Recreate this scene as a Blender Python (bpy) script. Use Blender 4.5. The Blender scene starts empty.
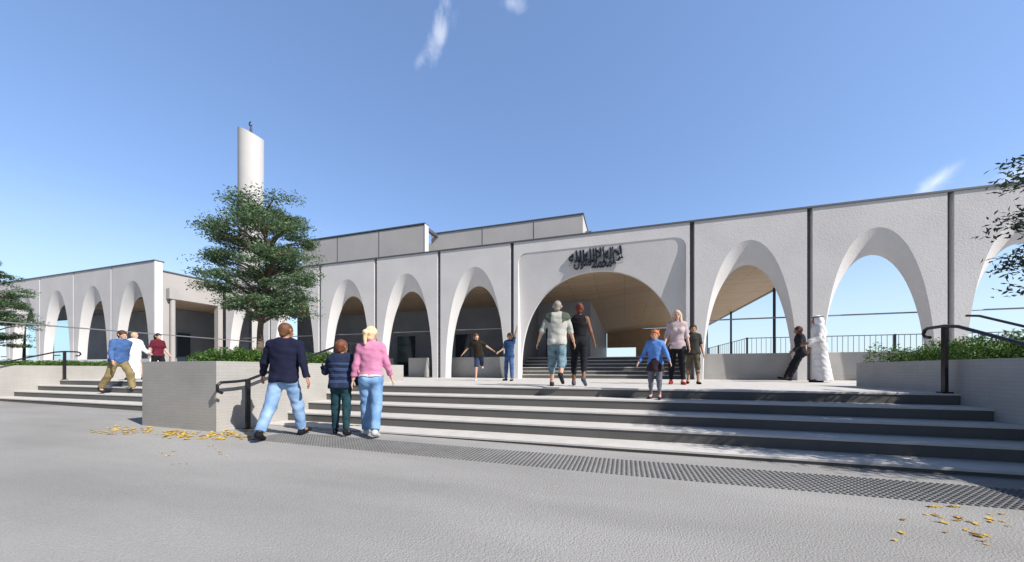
import bpy, bmesh, math, random
import numpy as np
from mathutils import Vector, Matrix
R = math.radians
random.seed(7)
scene = bpy.context.scene
COL = scene.collection
# ------------------------------------------------------------------ camera frame
F = 350.0; CXP = 512.0; HOR = 370.0; HC = 1.08
KX, KY = .9519, .3065          # camera right axis in the world plane
def unproj(px, zw):            # pixel column and depth -> X, Y in the world
    xr = (px - CXP) / F * zw
    return KX*xr - KY*zw, KY*xr + KX*zw
# ------------------------------------------------------------------ tagging
def tag(o, label=None, cat=None, group=None, kind=None):
    if label: o['label'] = label
    if cat: o['category'] = cat
    if group: o['group'] = group
    if kind: o['kind'] = kind
    return o
def link(name, me, mat=None, parent=None):
    if mat is not None and not me.materials:
        me.materials.append(mat)
    o = bpy.data.objects.new(name, me); COL.objects.link(o)
    if parent: o.parent = parent
    return o
def empty(name, loc, label, cat, group=None, rz=0):
    o = bpy.data.objects.new(name, None); COL.objects.link(o)
    o.location = loc; o.rotation_euler = (0, 0, rz); o.empty_display_size = .1
    return tag(o, label, cat, group)
class MB:
    """collects simple shapes into one mesh"""
    def __init__(s): s.v = []; s.f = []; s.sm = []; s.mi = []
    def add(s, vs, fs, smooth=False, mi=0):
        n = len(s.v); s.v += [tuple(v) for v in vs]
        for f in fs: s.f.append(tuple(i+n for i in f)); s.sm.append(smooth); s.mi.append(mi)
    def box(s, x0, x1, y0, y1, z0, z1, mi=0):
        v = [(x0,y0,z0),(x1,y0,z0),(x1,y1,z0),(x0,y1,z0),(x0,y0,z1),(x1,y0,z1),(x1,y1,z1),(x0,y1,z1)]
        s.add(v, [(0,3,2,1),(4,5,6,7),(0,1,5,4),(1,2,6,5),(2,3,7,6),(3,0,4,7)], False, mi)
    def tube(s, pts, r, n=10, cap=True, smooth=True, mi=0):
        pts = [Vector(p) for p in pts]
        rs = r if isinstance(r, (list, tuple)) else [r]*len(pts)
        up = Vector((0,0,1)); rings = []
        d0 = (pts[1]-pts[0]).normalized()
        a = d0.cross(up) if abs(d0.z) < .95 else d0.cross(Vector((1,0,0)))
        a.normalize()
        for i, p in enumerate(pts):
            if i == 0: d = pts[1]-pts[0]
            elif i == len(pts)-1: d = pts[-1]-pts[-2]
            else: d = (pts[i+1]-pts[i]).normalized() + (pts[i]-pts[i-1]).normalized()
            if d.length < 1e-9: d = Vector((0,0,1))
            d.normalize()
            a = (a - d*a.dot(d)); a.normalize(); b = d.cross(a)
            rings.append([p + a*math.cos(2*math.pi*k/n)*rs[i] + b*math.sin(2*math.pi*k/n)*rs[i] for k in range(n)])
        vs = [v for ring in rings for v in ring]; fs = []
        for i in range(len(rings)-1):
            for k in range(n):
                k2 = (k+1) % n
                fs.append((i*n+k, i*n+k2, (i+1)*n+k2, (i+1)*n+k))
        s.add(vs, fs, smooth, mi)
        if cap:
            s.add(rings[0], [tuple(reversed(range(n)))], False, mi); s.add(rings[-1], [tuple(range(n))], False, mi)
    def mesh(s, name, mats):
        me = bpy.data.meshes.new(name); me.from_pydata(s.v, [], s.f)
        for m in (mats if isinstance(mats, (list, tuple)) else [mats]): me.materials.append(m)
        me.polygons.foreach_set('use_smooth', s.sm); me.polygons.foreach_set('material_index', s.mi)
        me.update(); return me
    def build(s, name, mats, parent=None):
        return link(name, s.mesh(name, mats), None, parent)
def bevel(o, w=.01, seg=2):
    m = o.modifiers.new('bevel', 'BEVEL'); m.width = w; m.segments = seg; m.limit_method = 'ANGLE'; m.angle_limit = R(50)
    return o
# ------------------------------------------------------------------ materials
def newmat(name):
    m = bpy.data.materials.new(name); m.use_nodes = True
    nt = m.node_tree; b = nt.nodes['Principled BSDF']; return m, nt, b
def mat(name, c, rough=.8, metal=0, c2=None, scale=5, detail=6, bump=0, bscale=60, bdist=.01, spec=.3, stretch=None, lo=.35, hi=.65):
    m, nt, b = newmat(name)
    b.inputs['Roughness'].default_value = rough; b.inputs['Metallic'].default_value = metal
    b.inputs['Specular IOR Level'].default_value = spec
    b.inputs['Base Color'].default_value = (*c, 1)
    tc = nt.nodes.new('ShaderNodeTexCoord'); vec = tc.outputs['Object']
    if stretch:
        mp = nt.nodes.new('ShaderNodeMapping'); mp.inputs['Scale'].default_value = stretch
        nt.links.new(vec, mp.inputs['Vector']); vec = mp.outputs['Vector']
    if c2:
        n = nt.nodes.new('ShaderNodeTexNoise'); n.inputs['Scale'].default_value = scale; n.inputs['Detail'].default_value = detail
        r = nt.nodes.new('ShaderNodeValToRGB'); r.color_ramp.elements[0].color = (*c, 1); r.color_ramp.elements[1].color = (*c2, 1)
        r.color_ramp.elements[0].position = lo; r.color_ramp.elements[1].position = hi
        nt.links.new(vec, n.inputs['Vector']); nt.links.new(n.outputs['Fac'], r.inputs['Fac']); nt.links.new(r.outputs['Color'], b.inputs['Base Color'])
    if bump:
        n = nt.nodes.new('ShaderNodeTexNoise'); n.inputs['Scale'].default_value = bscale; n.inputs['Detail'].default_value = 4
        bp = nt.nodes.new('ShaderNodeBump'); bp.inputs['Strength'].default_value = bump; bp.inputs['Distance'].default_value = bdist
        nt.links.new(vec, n.inputs['Vector']); nt.links.new(n.outputs['Fac'], bp.inputs['Height']); nt.links.new(bp.outputs['Normal'], b.inputs['Normal'])
    return m
def block_mat(name, c, c2, bw, bh, mortar, axis='wall', bump=.3, rough=.85, noise=40):
    """masonry coursing on walls: brick texture over (x+y, z)"""
    m, nt, b = newmat(name); b.inputs['Roughness'].default_value = rough; b.inputs['Specular IOR Level'].default_value = .25
    g = nt.nodes.new('ShaderNodeNewGeometry'); sx = nt.nodes.new('ShaderNodeSeparateXYZ'); nt.links.new(g.outputs['Position'], sx.inputs[0])
    cb = nt.nodes.new('ShaderNodeCombineXYZ')
    if axis == 'wall':
        ad = nt.nodes.new('ShaderNodeMath'); ad.operation = 'ADD'; nt.links.new(sx.outputs['X'], ad.inputs[0]); nt.links.new(sx.outputs['Y'], ad.inputs[1])
        nt.links.new(ad.outputs[0], cb.inputs['X']); nt.links.new(sx.outputs['Z'], cb.inputs['Y'])
    else:
        nt.links.new(sx.outputs['X'], cb.inputs['X']); nt.links.new(sx.outputs['Y'], cb.inputs['Y'])
    br = nt.nodes.new('ShaderNodeTexBrick'); br.inputs['Scale'].default_value = 1; br.inputs['Brick Width'].default_value = bw; br.inputs['Row Height'].default_value = bh
    br.inputs['Mortar Size'].default_value = mortar; br.inputs['Mortar Smooth'].default_value = .3
    br.inputs['Color1'].default_value = (*c, 1); br.inputs['Color2'].default_value = (*c2, 1)
    br.inputs['Mortar'].default_value = tuple(x*.80 for x in c) + (1,)
    nt.links.new(cb.outputs[0], br.inputs['Vector'])
    n = nt.nodes.new('ShaderNodeTexNoise'); n.inputs['Scale'].default_value = 1.3; n.inputs['Detail'].default_value = 8
    nt.links.new(g.outputs['Position'], n.inputs['Vector'])
    mr = nt.nodes.new('ShaderNodeMapRange'); mr.inputs['From Min'].default_value = .3; mr.inputs['From Max'].default_value = .7; mr.inputs['To Min'].default_value = .88; mr.inputs['To Max'].default_value = 1.08
    nt.links.new(n.outputs['Fac'], mr.inputs['Value'])
    vm = nt.nodes.new('ShaderNodeVectorMath'); vm.operation = 'SCALE'; nt.links.new(br.outputs['Color'], vm.inputs[0]); nt.links.new(mr.outputs[0], vm.inputs['Scale'])
    nt.links.new(vm.outputs[0], b.inputs['Base Color'])
    n2 = nt.nodes.new('ShaderNodeTexNoise'); n2.inputs['Scale'].default_value = noise; n2.inputs['Detail'].default_value = 4
    nt.links.new(g.outputs['Position'], n2.inputs['Vector'])
    sb = nt.nodes.new('ShaderNodeMath'); sb.operation = 'MULTIPLY_ADD'; sb.inputs[1].default_value = -.8
    nt.links.new(br.outputs['Fac'], sb.inputs[0]); nt.links.new(n2.outputs['Fac'], sb.inputs[2])
    bp = nt.nodes.new('ShaderNodeBump'); bp.inputs['Strength'].default_value = bump; bp.inputs['Distance'].default_value = .006
    nt.links.new(sb.outputs[0], bp.inputs['Height']); nt.links.new(bp.outputs['Normal'], b.inputs['Normal'])
    return m
def stucco_mat(name, c, bump=.5):
    m, nt, b = newmat(name); b.inputs['Roughness'].default_value = .9; b.inputs['Specular IOR Level'].default_value = .2
    g = nt.nodes.new('ShaderNodeNewGeometry')
    n = nt.nodes.new('ShaderNodeTexNoise'); n.inputs['Scale'].default_value = .9; n.inputs['Detail'].default_value = 8
    n2 = nt.nodes.new('ShaderNodeTexNoise'); n2.inputs['Scale'].default_value = 26; n2.inputs['Detail'].default_value = 5
    v = nt.nodes.new('ShaderNodeTexVoronoi'); v.inputs['Scale'].default_value = 9; v.inputs['Randomness'].default_value = 1
    for k in (n, n2, v): nt.links.new(g.outputs['Position'], k.inputs['Vector'])
    r = nt.nodes.new('ShaderNodeMapRange'); r.inputs['From Min'].default_value = .3; r.inputs['From Max'].default_value = .7; r.inputs['To Min'].default_value = .93; r.inputs['To Max'].default_value = 1.04
    nt.links.new(n.outputs['Fac'], r.inputs['Value'])
    vm = nt.nodes.new('ShaderNodeVectorMath'); vm.operation = 'SCALE'; vm.inputs[0].default_value = c; nt.links.new(r.outputs[0], vm.inputs['Scale'])
    nt.links.new(vm.outputs[0], b.inputs['Base Color'])
    pit = nt.nodes.new('ShaderNodeMapRange'); pit.inputs['From Min'].default_value = 0; pit.inputs['From Max'].default_value = .18; nt.links.new(v.outputs['Distance'], pit.inputs['Value'])
    ad = nt.nodes.new('ShaderNodeMath'); ad.operation = 'MULTIPLY_ADD'; ad.inputs[1].default_value = .5
    nt.links.new(pit.outputs[0], ad.inputs[0]); nt.links.new(n2.outputs['Fac'], ad.inputs[2])
    bp = nt.nodes.new('ShaderNodeBump'); bp.inputs['Strength'].default_value = bump; bp.inputs['Distance'].default_value = .012
    nt.links.new(ad.outputs[0], bp.inputs['Height']); nt.links.new(bp.outputs['Normal'], b.inputs['Normal'])
    return m
def wood_mat(name, c, c2):
    m, nt, b = newmat(name); b.inputs['Roughness'].default_value = .6
    g = nt.nodes.new('ShaderNodeNewGeometry'); sx = nt.nodes.new('ShaderNodeSeparateXYZ'); nt.links.new(g.outputs['Position'], sx.inputs[0])
    cb = nt.nodes.new('ShaderNodeCombineXYZ'); nt.links.new(sx.outputs['X'], cb.inputs['X']); nt.links.new(sx.outputs['Y'], cb.inputs['Y'])
    br = nt.nodes.new('ShaderNodeTexBrick'); br.inputs['Scale'].default_value = 1; br.inputs['Brick Width'].default_value = 2.4; br.inputs['Row Height'].default_value = .22
    br.inputs['Mortar Size'].default_value = .012; br.inputs['Color1'].default_value = (*c, 1); br.inputs['Color2'].default_value = (*c2, 1); br.inputs['Mortar'].default_value = tuple(x*.35 for x in c) + (1,)
    nt.links.new(cb.outputs[0], br.inputs['Vector']); nt.links.new(br.outputs['Color'], b.inputs['Base Color'])
    return m
def glass_mat(name, tint, gloss=.25):
    m = bpy.data.materials.new(name); m.use_nodes = True; nt = m.node_tree; nt.nodes.clear()
    o = nt.nodes.new('ShaderNodeOutputMaterial'); t = nt.nodes.new('ShaderNodeBsdfTransparent'); g = nt.nodes.new('ShaderNodeBsdfGlossy'); mx = nt.nodes.new('ShaderNodeMixShader')
    fr = nt.nodes.new('ShaderNodeFresnel'); fr.inputs['IOR'].default_value = 1.5
    t.inputs['Color'].default_value = (*tint, 1); g.inputs['Roughness'].default_value = .02
    mx.inputs[0].default_value = .07; nt.links.new(t.outputs[0], mx.inputs[1]); nt.links.new(g.outputs[0], mx.inputs[2]); nt.links.new(mx.outputs[0], o.inputs['Surface'])
    return m
def leaf_mat(name, c, c2, trans=.25):
    m, nt, b = newmat(name); b.inputs['Roughness'].default_value = .55; b.inputs['Specular IOR Level'].default_value = .35
    oi = nt.nodes.new('ShaderNodeNewGeometry'); r = nt.nodes.new('ShaderNodeValToRGB')
    r.color_ramp.elements[0].color = (*c, 1); r.color_ramp.elements[1].color = (*c2, 1)
    nt.links.new(oi.outputs['Random Per Island'], r.inputs['Fac']); nt.links.new(r.outputs['Color'], b.inputs['Base Color'])
    tr = nt.nodes.new('ShaderNodeBsdfTranslucent'); mx = nt.nodes.new('ShaderNodeMixShader'); mx.inputs[0].default_value = trans
    nt.links.new(r.outputs['Color'], tr.inputs['Color']); nt.links.new(b.outputs[0], mx.inputs[1]); nt.links.new(tr.outputs[0], mx.inputs[2])
    nt.links.new(mx.outputs[0], nt.nodes['Material Output'].inputs['Surface'])
    return m
M = {}
M['stucco'] = stucco_mat('arcade_stucco', (.66,.645,.645), .6)
M['stucco_wing'] = stucco_mat('wing_stucco', (.65,.635,.635), .25)
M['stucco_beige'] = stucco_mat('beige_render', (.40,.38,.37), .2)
M['panelwall'] = stucco_mat('roof_cladding', (.52,.50,.49), .1)
M['white'] = mat('white_render', (.74,.74,.74), .8, c2=(.68,.68,.68), scale=2)
M['minaret'] = mat('minaret_white', (.56,.55,.54), .85, c2=(.52,.51,.50), scale=.6)
M['dark_metal'] = mat('dark_metal', (.035,.036,.042), .35, .6, bump=.05)
M['rail_metal'] = mat('rail_metal', (.05,.05,.055), .3, .7, c2=(.035,.035,.04), scale=20)
M['grey_metal'] = mat('grey_metal', (.30,.31,.33), .4, .7)
M['sign_metal'] = mat('sign_metal', (.028,.032,.045), .4, .3)
M['coping'] = mat('coping_metal', (.16,.165,.18), .45, .5)
M['joint'] = mat('joint_shadow_board', (.13,.13,.15), .8)
M['dark_wall'] = block_mat('dark_panel_wall', (.26,.28,.32), (.25,.27,.31), 2.4, 1.7, .01, bump=.1, rough=.5)
M['slate'] = mat('slate_wall', (.20,.20,.21), .8, c2=(.17,.17,.18), scale=3)
M['lowwall'] = block_mat('low_wall_concrete', (.44,.43,.415), (.42,.41,.395), 1.8, .9, .006, bump=.15)
M['planter'] = block_mat('planter_blocks', (.40,.385,.362), (.38,.366,.344), .30, .052, .003, bump=.3)
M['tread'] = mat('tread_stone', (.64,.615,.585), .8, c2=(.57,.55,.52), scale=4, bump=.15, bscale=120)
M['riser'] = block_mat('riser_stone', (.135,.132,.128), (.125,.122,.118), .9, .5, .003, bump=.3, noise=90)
M['wood'] = wood_mat('soffit_timber', (.46,.345,.235), (.40,.30,.20))
M['wood_panel'] = mat('wood_panel', (.30,.22,.145), .6, c2=(.26,.19,.125), scale=2)
M['glass'] = glass_mat('clear_glass', (.86,.95,.98))
M['darkglass'] = mat('dark_glazing', (.03,.045,.06), .08, 0, spec=.8)
M['bark'] = mat('bark', (.12,.085,.06), .9, c2=(.2,.155,.12), scale=14, bump=.8, bscale=30, bdist=.02, stretch=(1,1,.25))
M['leaf'] = leaf_mat('tree_leaves', (.05,.115,.05), (.175,.26,.13))
M['leaf_r'] = leaf_mat('tree_leaves_grey', (.05,.075,.045), (.12,.16,.095))
M['hedge'] = leaf_mat('hedge_leaves', (.03,.085,.012), (.13,.24,.045))
M['soil'] = mat('soil', (.05,.04,.03), .95, c2=(.08,.06,.045), scale=20)
M['yellow'] = leaf_mat('fallen_leaf', (.60,.36,.03), (.85,.62,.14), .15)
M['brown'] = leaf_mat('fallen_leaf_brown', (.30,.13,.03), (.55,.30,.06), .1)
# ground
def ground_mat():
    m, nt, b = newmat('pavement_concrete'); b.inputs['Roughness'].default_value = .85; b.inputs['Specular IOR Level'].default_value = .25
    g = nt.nodes.new('ShaderNodeNewGeometry')
    def noise(s, d=6, st=None):
        n = nt.nodes.new('ShaderNodeTexNoise'); n.inputs['Scale'].default_value = s; n.inputs['Detail'].default_value = d
        v = g.outputs['Position']
        if st:
            mp = nt.nodes.new('ShaderNodeMapping'); mp.inputs['Scale'].default_value = st; nt.links.new(v, mp.inputs[0]); v = mp.outputs[0]
        nt.links.new(v, n.inputs['Vector']); return n
    a = noise(.5, 6, (.45,1.6,1)); c = noise(110, 4); d = noise(75, 8)
    r = nt.nodes.new('ShaderNodeValToRGB'); r.color_ramp.elements[0].color = (.315,.307,.295,1); r.color_ramp.elements[1].color = (.41,.40,.385,1)
    r.color_ramp.elements[0].position = .36; r.color_ramp.elements[1].position = .62
    nt.links.new(a.outputs['Fac'], r.inputs['Fac'])
    mr = nt.nodes.new('ShaderNodeMapRange'); mr.inputs['From Min'].default_value = .3; mr.inputs['From Max'].default_value = .7; mr.inputs['To Min'].default_value = .87; mr.inputs['To Max'].default_value = 1.1
    nt.links.new(c.outputs['Fac'], mr.inputs['Value'])
    vm = nt.nodes.new('ShaderNodeVectorMath'); vm.operation = 'SCALE'; nt.links.new(r.outputs['Color'], vm.inputs[0]); nt.links.new(mr.outputs[0], vm.inputs['Scale'])
    nt.links.new(vm.outputs[0], b.inputs['Base Color'])
    bp = nt.nodes.new('ShaderNodeBump'); bp.inputs['Strength'].default_value = .75; bp.inputs['Distance'].default_value = .014
    nt.links.new(d.outputs['Fac'], bp.inputs['Height']); nt.links.new(bp.outputs['Normal'], b.inputs['Normal'])
    return m
M['ground'] = ground_mat()
# ------------------------------------------------------------------ ground
PZ = .742                    # main platform level
UZ = 1.66                    # upper terrace level
YA, TR, RS = 6.77, .48, .168 # top riser, tread depth, rise
def gz(x):                   # the pavement rises gently to the left
    return 0.0 if x > 0 else min(.14, -.0077*x)
xs = [-900,-60,-18,-12,-6,-3,0,6,20,60,900]; m = MB()
vs = []; fs = []
ysg = [-300, -10, 3, 5.2, 60, 1200]
for y in ysg:
    for x in xs: vs.append((x, y, gz(x)))
for j in range(len(ysg)-1):
    for i in range(len(xs)-1):
        a = j*len(xs)+i; fs.append((a, a+1, a+len(xs)+1, a+len(xs)))
m.add(vs, fs); tag(m.build('pavement', M['ground']), 'light grey textured concrete forecourt in front of the steps', 'pavement', kind='structure')
# ------------------------------------------------------------------ steps
XL, XR = -6.46, 4.60         # planter faces that bound the central flight
XF = -18.7                   # far end of the left flight
def flight(name, x0, x1, label):
    m = MB()
    for k in range(5):       # k=0 lowest thin riser
        y0 = YA - (4-k)*TR
        z1 = .07 + k*RS; zb = -.05 if k == 0 else z1 - RS
        y1 = YA + .02 if k == 4 else y0 + TR
        # riser
        m.add([(x0,y0,zb),(x1,y0,zb),(x1,y0,z1-.03),(x0,y0,z1-.03)], [(0,1,2,3)], mi=1)
        # nosing lip and tread
        m.add([(x0,y0-.012,z1-.03),(x1,y0-.012,z1-.03),(x1,y0-.012,z1-.006),(x0,y0-.012,z1-.006),(x0,y0-.006,z1),(x1,y0-.006,z1),(x1,y1,z1),(x0,y1,z1),(x0,y0,z1-.03),(x1,y0,z1-.03)],
              [(0,1,2,3),(3,2,5,4),(4,5,6,7),(8,9,1,0)], mi=0)
        # saw-cut grip line along the tread
    return tag(m.build(name, [M['tread'], M['riser']]), label, 'steps', kind='structure')
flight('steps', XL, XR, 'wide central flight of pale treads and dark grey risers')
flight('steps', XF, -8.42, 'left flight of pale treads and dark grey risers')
def simple(name, boxes, matl, label, cat, kind=None, bev=0):
    m = MB()
    for b in boxes: m.box(*b)
    o = m.build(name, matl)
    if bev: bevel(o, bev)
    return tag(o, label, cat, kind=kind)
simple('terrace_floor', [(-60, 30, YA+.02, 14.2, .3, PZ)], M['tread'], 'pale stone landing between the steps and the arcade', 'landing', 'structure')
simple('upper_terrace', [(2.25, 18, 14.31, 60, .5, UZ-.01), (-4.4, 2.25, 16.05, 60, .5, UZ-.002), (-21,-4.4,14.75,60,.2,PZ)], M['tread'], 'raised terrace behind the arcade', 'terrace', 'structure')
m = MB()
for k in range(6):
    y0 = 14.2 + k*.36; z1 = PZ + (k+1)*(UZ-PZ)/6 ; zb = z1-(UZ-PZ)/6
    m.add([(-4.4,y0,zb),(2.25,y0,zb),(2.25,y0,z1-.03),(-4.4,y0,z1-.03)], [(0,1,2,3)], mi=1)
    m.box(-4.4, 2.25, y0-.012, y0+.36 if k < 5 else 16.3, z1-.03, z1+.001, 0) if k < 5 else m.box(-4.4, 2.25, y0-.012, y0+.045, z1-.03, z1+.001, 0)
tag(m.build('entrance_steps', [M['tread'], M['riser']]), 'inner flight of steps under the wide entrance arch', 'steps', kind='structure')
# ------------------------------------------------------------------ arcade
YF = 13.6; TOP = 6.26; ZO = 5.44 - PZ; ZI = 4.70 - PZ; DEP = .36
def arch_curve(hw, h, n=40, p=2.12, q=2.12):
    out = []
    for i in range(n+1):
        a = math.pi * i / n
        c, s = math.cos(a), math.sin(a)
        # superellipse param
        x = -math.copysign(abs(c)**(2/q), c) * hw
        z = abs(s)**(2/p) * h
        out.append((x, z))
    return out
def arch_panel(x0, x1, yf, zb, top, ho, hi, dep, mats, parent, hw_frac=.805):
    """one bay: flat face, deep flared reveal and back face"""
    w = (x1-x0)/2; cx = (x0+x1)/2; hw = w*hw_frac; g = .075; n = 44
    outer = arch_curve(hw, ho, n); inner = [(x_+.04, z_) for x_, z_ in arch_curve(hw-.04, hi, n, 2.02, 2.02)]
    m = MB()
    # face and back as concave polygons
    def poly(cur, y, flip):
        pts = [(cx-w+g, y, zb), (cx-w+g, y, top), (cx+w-g, y, top), (cx+w-g, y, zb)] + [(cx+x, y, zb+z) for x, z in reversed(cur)]
        idx = list(range(len(pts)))
        m.add(pts, [tuple(reversed(idx)) if not flip else tuple(idx)], False, 0)
    poly(outer, yf, False); poly(inner, yf+dep, True)
    rows = 8; vs = []
    for j in range(rows+1):
        t = j/rows; y = yf + dep*t; e = 1-(1-t)**1.6
        for (ox, oz), (ix, iz) in zip(outer, inner):
            vs.append((cx + ox+(ix-ox)*e, y, zb + oz+(iz-oz)*e))
    fs = []
    for j in range(rows):
        for i in range(n):
            a = j*(n+1)+i; fs.append((a, a+n+1, a+n+2, a+1))
    m.add(vs, fs, True, 0)
    for sx in (cx-w+g, cx+w-g):
        m.add([(sx,yf,zb),(sx,yf+dep,zb),(sx,yf+dep,top),(sx,yf,top)], [(0,1,2,3)], False, 0)
    m.add([(cx-w+g,yf,top),(cx+w-g,yf,top),(cx+w-g,yf+dep,top),(cx-w+g,yf+dep,top)], [(0,1,2,3)])
    return m.build('arch_panel', mats, parent)
JL = [-4.38,-7.74,-11.07,-14.39,-17.74,-21.10]; JR = [2.25,5.65,9.03,12.40,15.80]
hall = empty('arcaded_hall', (-6, YF, PZ), 'pale stuccoed hall front with tall pointed arches and a wide central entrance arch', 'building')
hall_off = Vector((-6, YF, PZ))
def child(o, root):            # keep world coordinates for a mesh built in place
    o.parent = root; o.matrix_parent_inverse = Matrix.Translation(-Vector(root.location)); return o
def cbuild(m, name, mats, root): return child(m.build(name, mats), root)
for i in range(5):
    o = arch_panel(JL[i+1], JL[i], YF, PZ, TOP, ZO, ZI, DEP, M['stucco'], None); child(o, hall)
arc = []
for i in range(4):
    o = arch_panel(JR[i], JR[i+1], YF, PZ, TOP, ZO, ZI, DEP, M['stucco'], None); child(o, hall)
for x in JL + JR:
    m = MB(); m.box(x-.0745, x+.0745, YF+.17, YF+DEP-.01, PZ, TOP-.003); cbuild(m, 'joint_strip', M['joint'], hall)
m = MB(); m.box(-21.3, 15.9, YF-.035, YF+DEP+.05, TOP+.003, TOP+.06); cbuild(m, 'coping', M['coping'], hall)
# entrance: frame with rounded recess, leaning inner panel with wide arch
def entrance():
    x0, x1 = JL[0]+.075, JR[0]-.075; cx = (JL[0]+JR[0])/2
    rx0, rx1, rt, rr = -4.12, 2.06, 5.80, .38
    n = 10
    rec = [(rx0, PZ)]
    for i in range(n+1):
        a = math.pi - i/n*math.pi/2; rec.append((rx0+rr+rr*math.cos(a), rt-rr+rr*math.sin(a)))
    for i in range(n+1):
        a = math.pi/2 - i/n*math.pi/2; rec.append((rx1-rr+rr*math.cos(a), rt-rr+rr*math.sin(a)))
    rec.append((rx1, PZ))
    m = MB()
    pts = [(x0,YF,PZ),(x0,YF,TOP),(x1,YF,TOP),(x1,YF,PZ)] + [(x,YF,z) for x, z in reversed(rec)]
    m.add(pts, [tuple(reversed(range(len(pts))))])
    yb = lambda z: YF + .015 + .50*max(0, (rt - z)/(rt-PZ))**.9
    vs = [];
    fine = []
    for (a, b) in zip(rec[:-1], rec[1:]):
        k = 14 if abs(a[1]-b[1]) > 1 else 1
        for i in range(k): fine.append((a[0]+(b[0]-a[0])*i/k, a[1]+(b[1]-a[1])*i/k))
    fine.append(rec[-1])
    N = len(fine)
    for x, z in fine: vs.append((x, YF, z))
    for x, z in fine: vs.append((x, yb(z)+.01, z))
    m.add(vs, [(i, i+1, i+1+N, i+N) for i in range(N-1)], False)
    m.add([(x0,YF,PZ),(x0,YF+.6,PZ),(x0,YF+.6,TOP),(x0,YF,TOP)], [(0,1,2,3)]); m.add([(x1,YF,PZ),(x1,YF+.6,PZ),(x1,YF+.6,TOP),(x1,YF,TOP)], [(0,1,2,3)])
    cbuild(m, 'entrance_frame', M['stucco'], hall)
    # leaning panel: ruled between the arch curve and the recess outline, row by row
    m = MB(); hw, ha = 3.06, 4.86-PZ
    rows = 60
    def half(z):
        h = min(1, max(0, (z-PZ)/ha)); return hw*(1-h**2.4)**(1/2.2) if h < 1 else 0
    def rech(z):
        if z < rt-rr: return (rx0, rx1)
        d = z-(rt-rr); c = math.sqrt(max(0, rr*rr-d*d)); return (rx0+rr-c, rx1-rr+c)
    zs = [PZ + (rt-PZ)*(1-(1-i/rows)**1.0) for i in range(rows+1)]
    zs += [PZ+ha*(1-.03*.5**k) for k in range(7)] + [PZ+ha]
    zs = sorted(set(zs))
    L = []; Rr = []
    for z in zs:
        a, b = rech(z); h = half(z)
        L.append(((a, yb(z), z), (cx-h, yb(z), z))); Rr.append(((cx+h, yb(z), z), (b, yb(z), z)))
    for S in (L, Rr):
        vs = [p for pr in S for p in pr]
        m.add(vs, [(2*i, 2*i+1, 2*i+3, 2*i+2) for i in range(len(S)-1)], True)
    T = .16                    # thickness of the shell at the arch
    edge = [(cx-half(z), z) for z in zs if z <= PZ+ha+1e-6] + [(cx+half(z), z) for z in reversed(zs) if z < PZ+ha-1e-6]
    N = len(edge)
    vs = [(x, yb(z), z) for x, z in edge] + [(x, yb(z)+T, z) for x, z in edge]
    m.add(vs, [(i, i+1, i+1+N, i+N) for i in range(N-1)], True)
    for S in (L, Rr):
        vs = [(p[0], p[1]+T, p[2]) for pr in S for p in pr]
        m.add(vs, [(2*i+1, 2*i, 2*i+2, 2*i+3) for i in range(len(S)-1)], True)
    cbuild(m, 'entrance_panel', M['stucco'], hall)
entrance()
# ceiling, back walls, roof
m = MB()
def sheet(m, fn, x0, x1, y0, y1, nx, ny, mi=0):
    vs = [(x0+(x1-x0)*i/nx, y0+(y1-y0)*j/ny, fn(x0+(x1-x0)*i/nx, y0+(y1-y0)*j/ny)) for j in range(ny+1) for i in range(nx+1)]
    m.add(vs, [(j*(nx+1)+i, (j+1)*(nx+1)+i, (j+1)*(nx+1)+i+1, j*(nx+1)+i+1) for j in range(ny) for i in range(nx)], False, mi)
def ceil_z(x, y):
    t = min(1, max(0, (x+1.66)/3.5)); return (4.97 - .10*max(0, min(y,18.3)-14.5))*(1-t) + 4.97*t
sheet(m, ceil_z, -1.66, 6.85, 14.0, 35, 10, 20)
sheet(m, ceil_z, -4.4, -1.66, 14.0, 18.1, 1, 5)
sheet(m, lambda x, y: 4.74-.04*(y-14), -21.1, -4.4, 13.97, 18.1, 1, 4)
cbuild(m, 'timber_soffit', M['wood'], hall)
m = MB()
vs = []
m.box(6.85, 6.95, 14.0, 35.1, 4.93, 5.14)
m.box(-1.64, 6.848, 14.0, 35.1, 5.0, 5.12); m.box(-21.1, -1.66, 14.0, 35.1, 5.3, 5.9)
cbuild(m, 'roof', M['coping'], hall)
m = MB(); m.box(-21.1, -1.66, 18.1, 18.3, PZ, 5.85); m.box(-1.86,-1.66,18.3,35,PZ,5.85); cbuild(m, 'inner_wall', M['dark_wall'], hall)
m = MB(); m.box(1.0, 6.8, 34.6, 34.9, UZ, 4.9); m.box(-1.6, 1.0, 34.6, 34.9, 3.2, 4.9); cbuild(m, 'end_wall', M['wood_panel'], hall)
m = MB(); m.box(-4.62, -4.38, 14.75, 18.08, PZ, 4.58); cbuild(m, 'side_wall', M['slate'], hall)
for (a, b_) in ((-9.2,-8.3),(-13.1,-11.9),(-19.5,-18.2)):
    m = MB(); m.box(a, b_, 18.04, 18.09, PZ, 3.1); cbuild(m, 'window', M['darkglass'], hall)
m = MB(); m.box(-3.9,-2.2,18.0,18.08,UZ,3.5); cbuild(m, 'window', M['darkglass'], hall)
for y in (19.6, 26.7, 33.8):
    m = MB(); m.tube([(6.75,y,UZ-.02),(6.75,y,4.96)], .06, 12); cbuild(m, 'eave_column', M['dark_metal'], hall)
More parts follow.
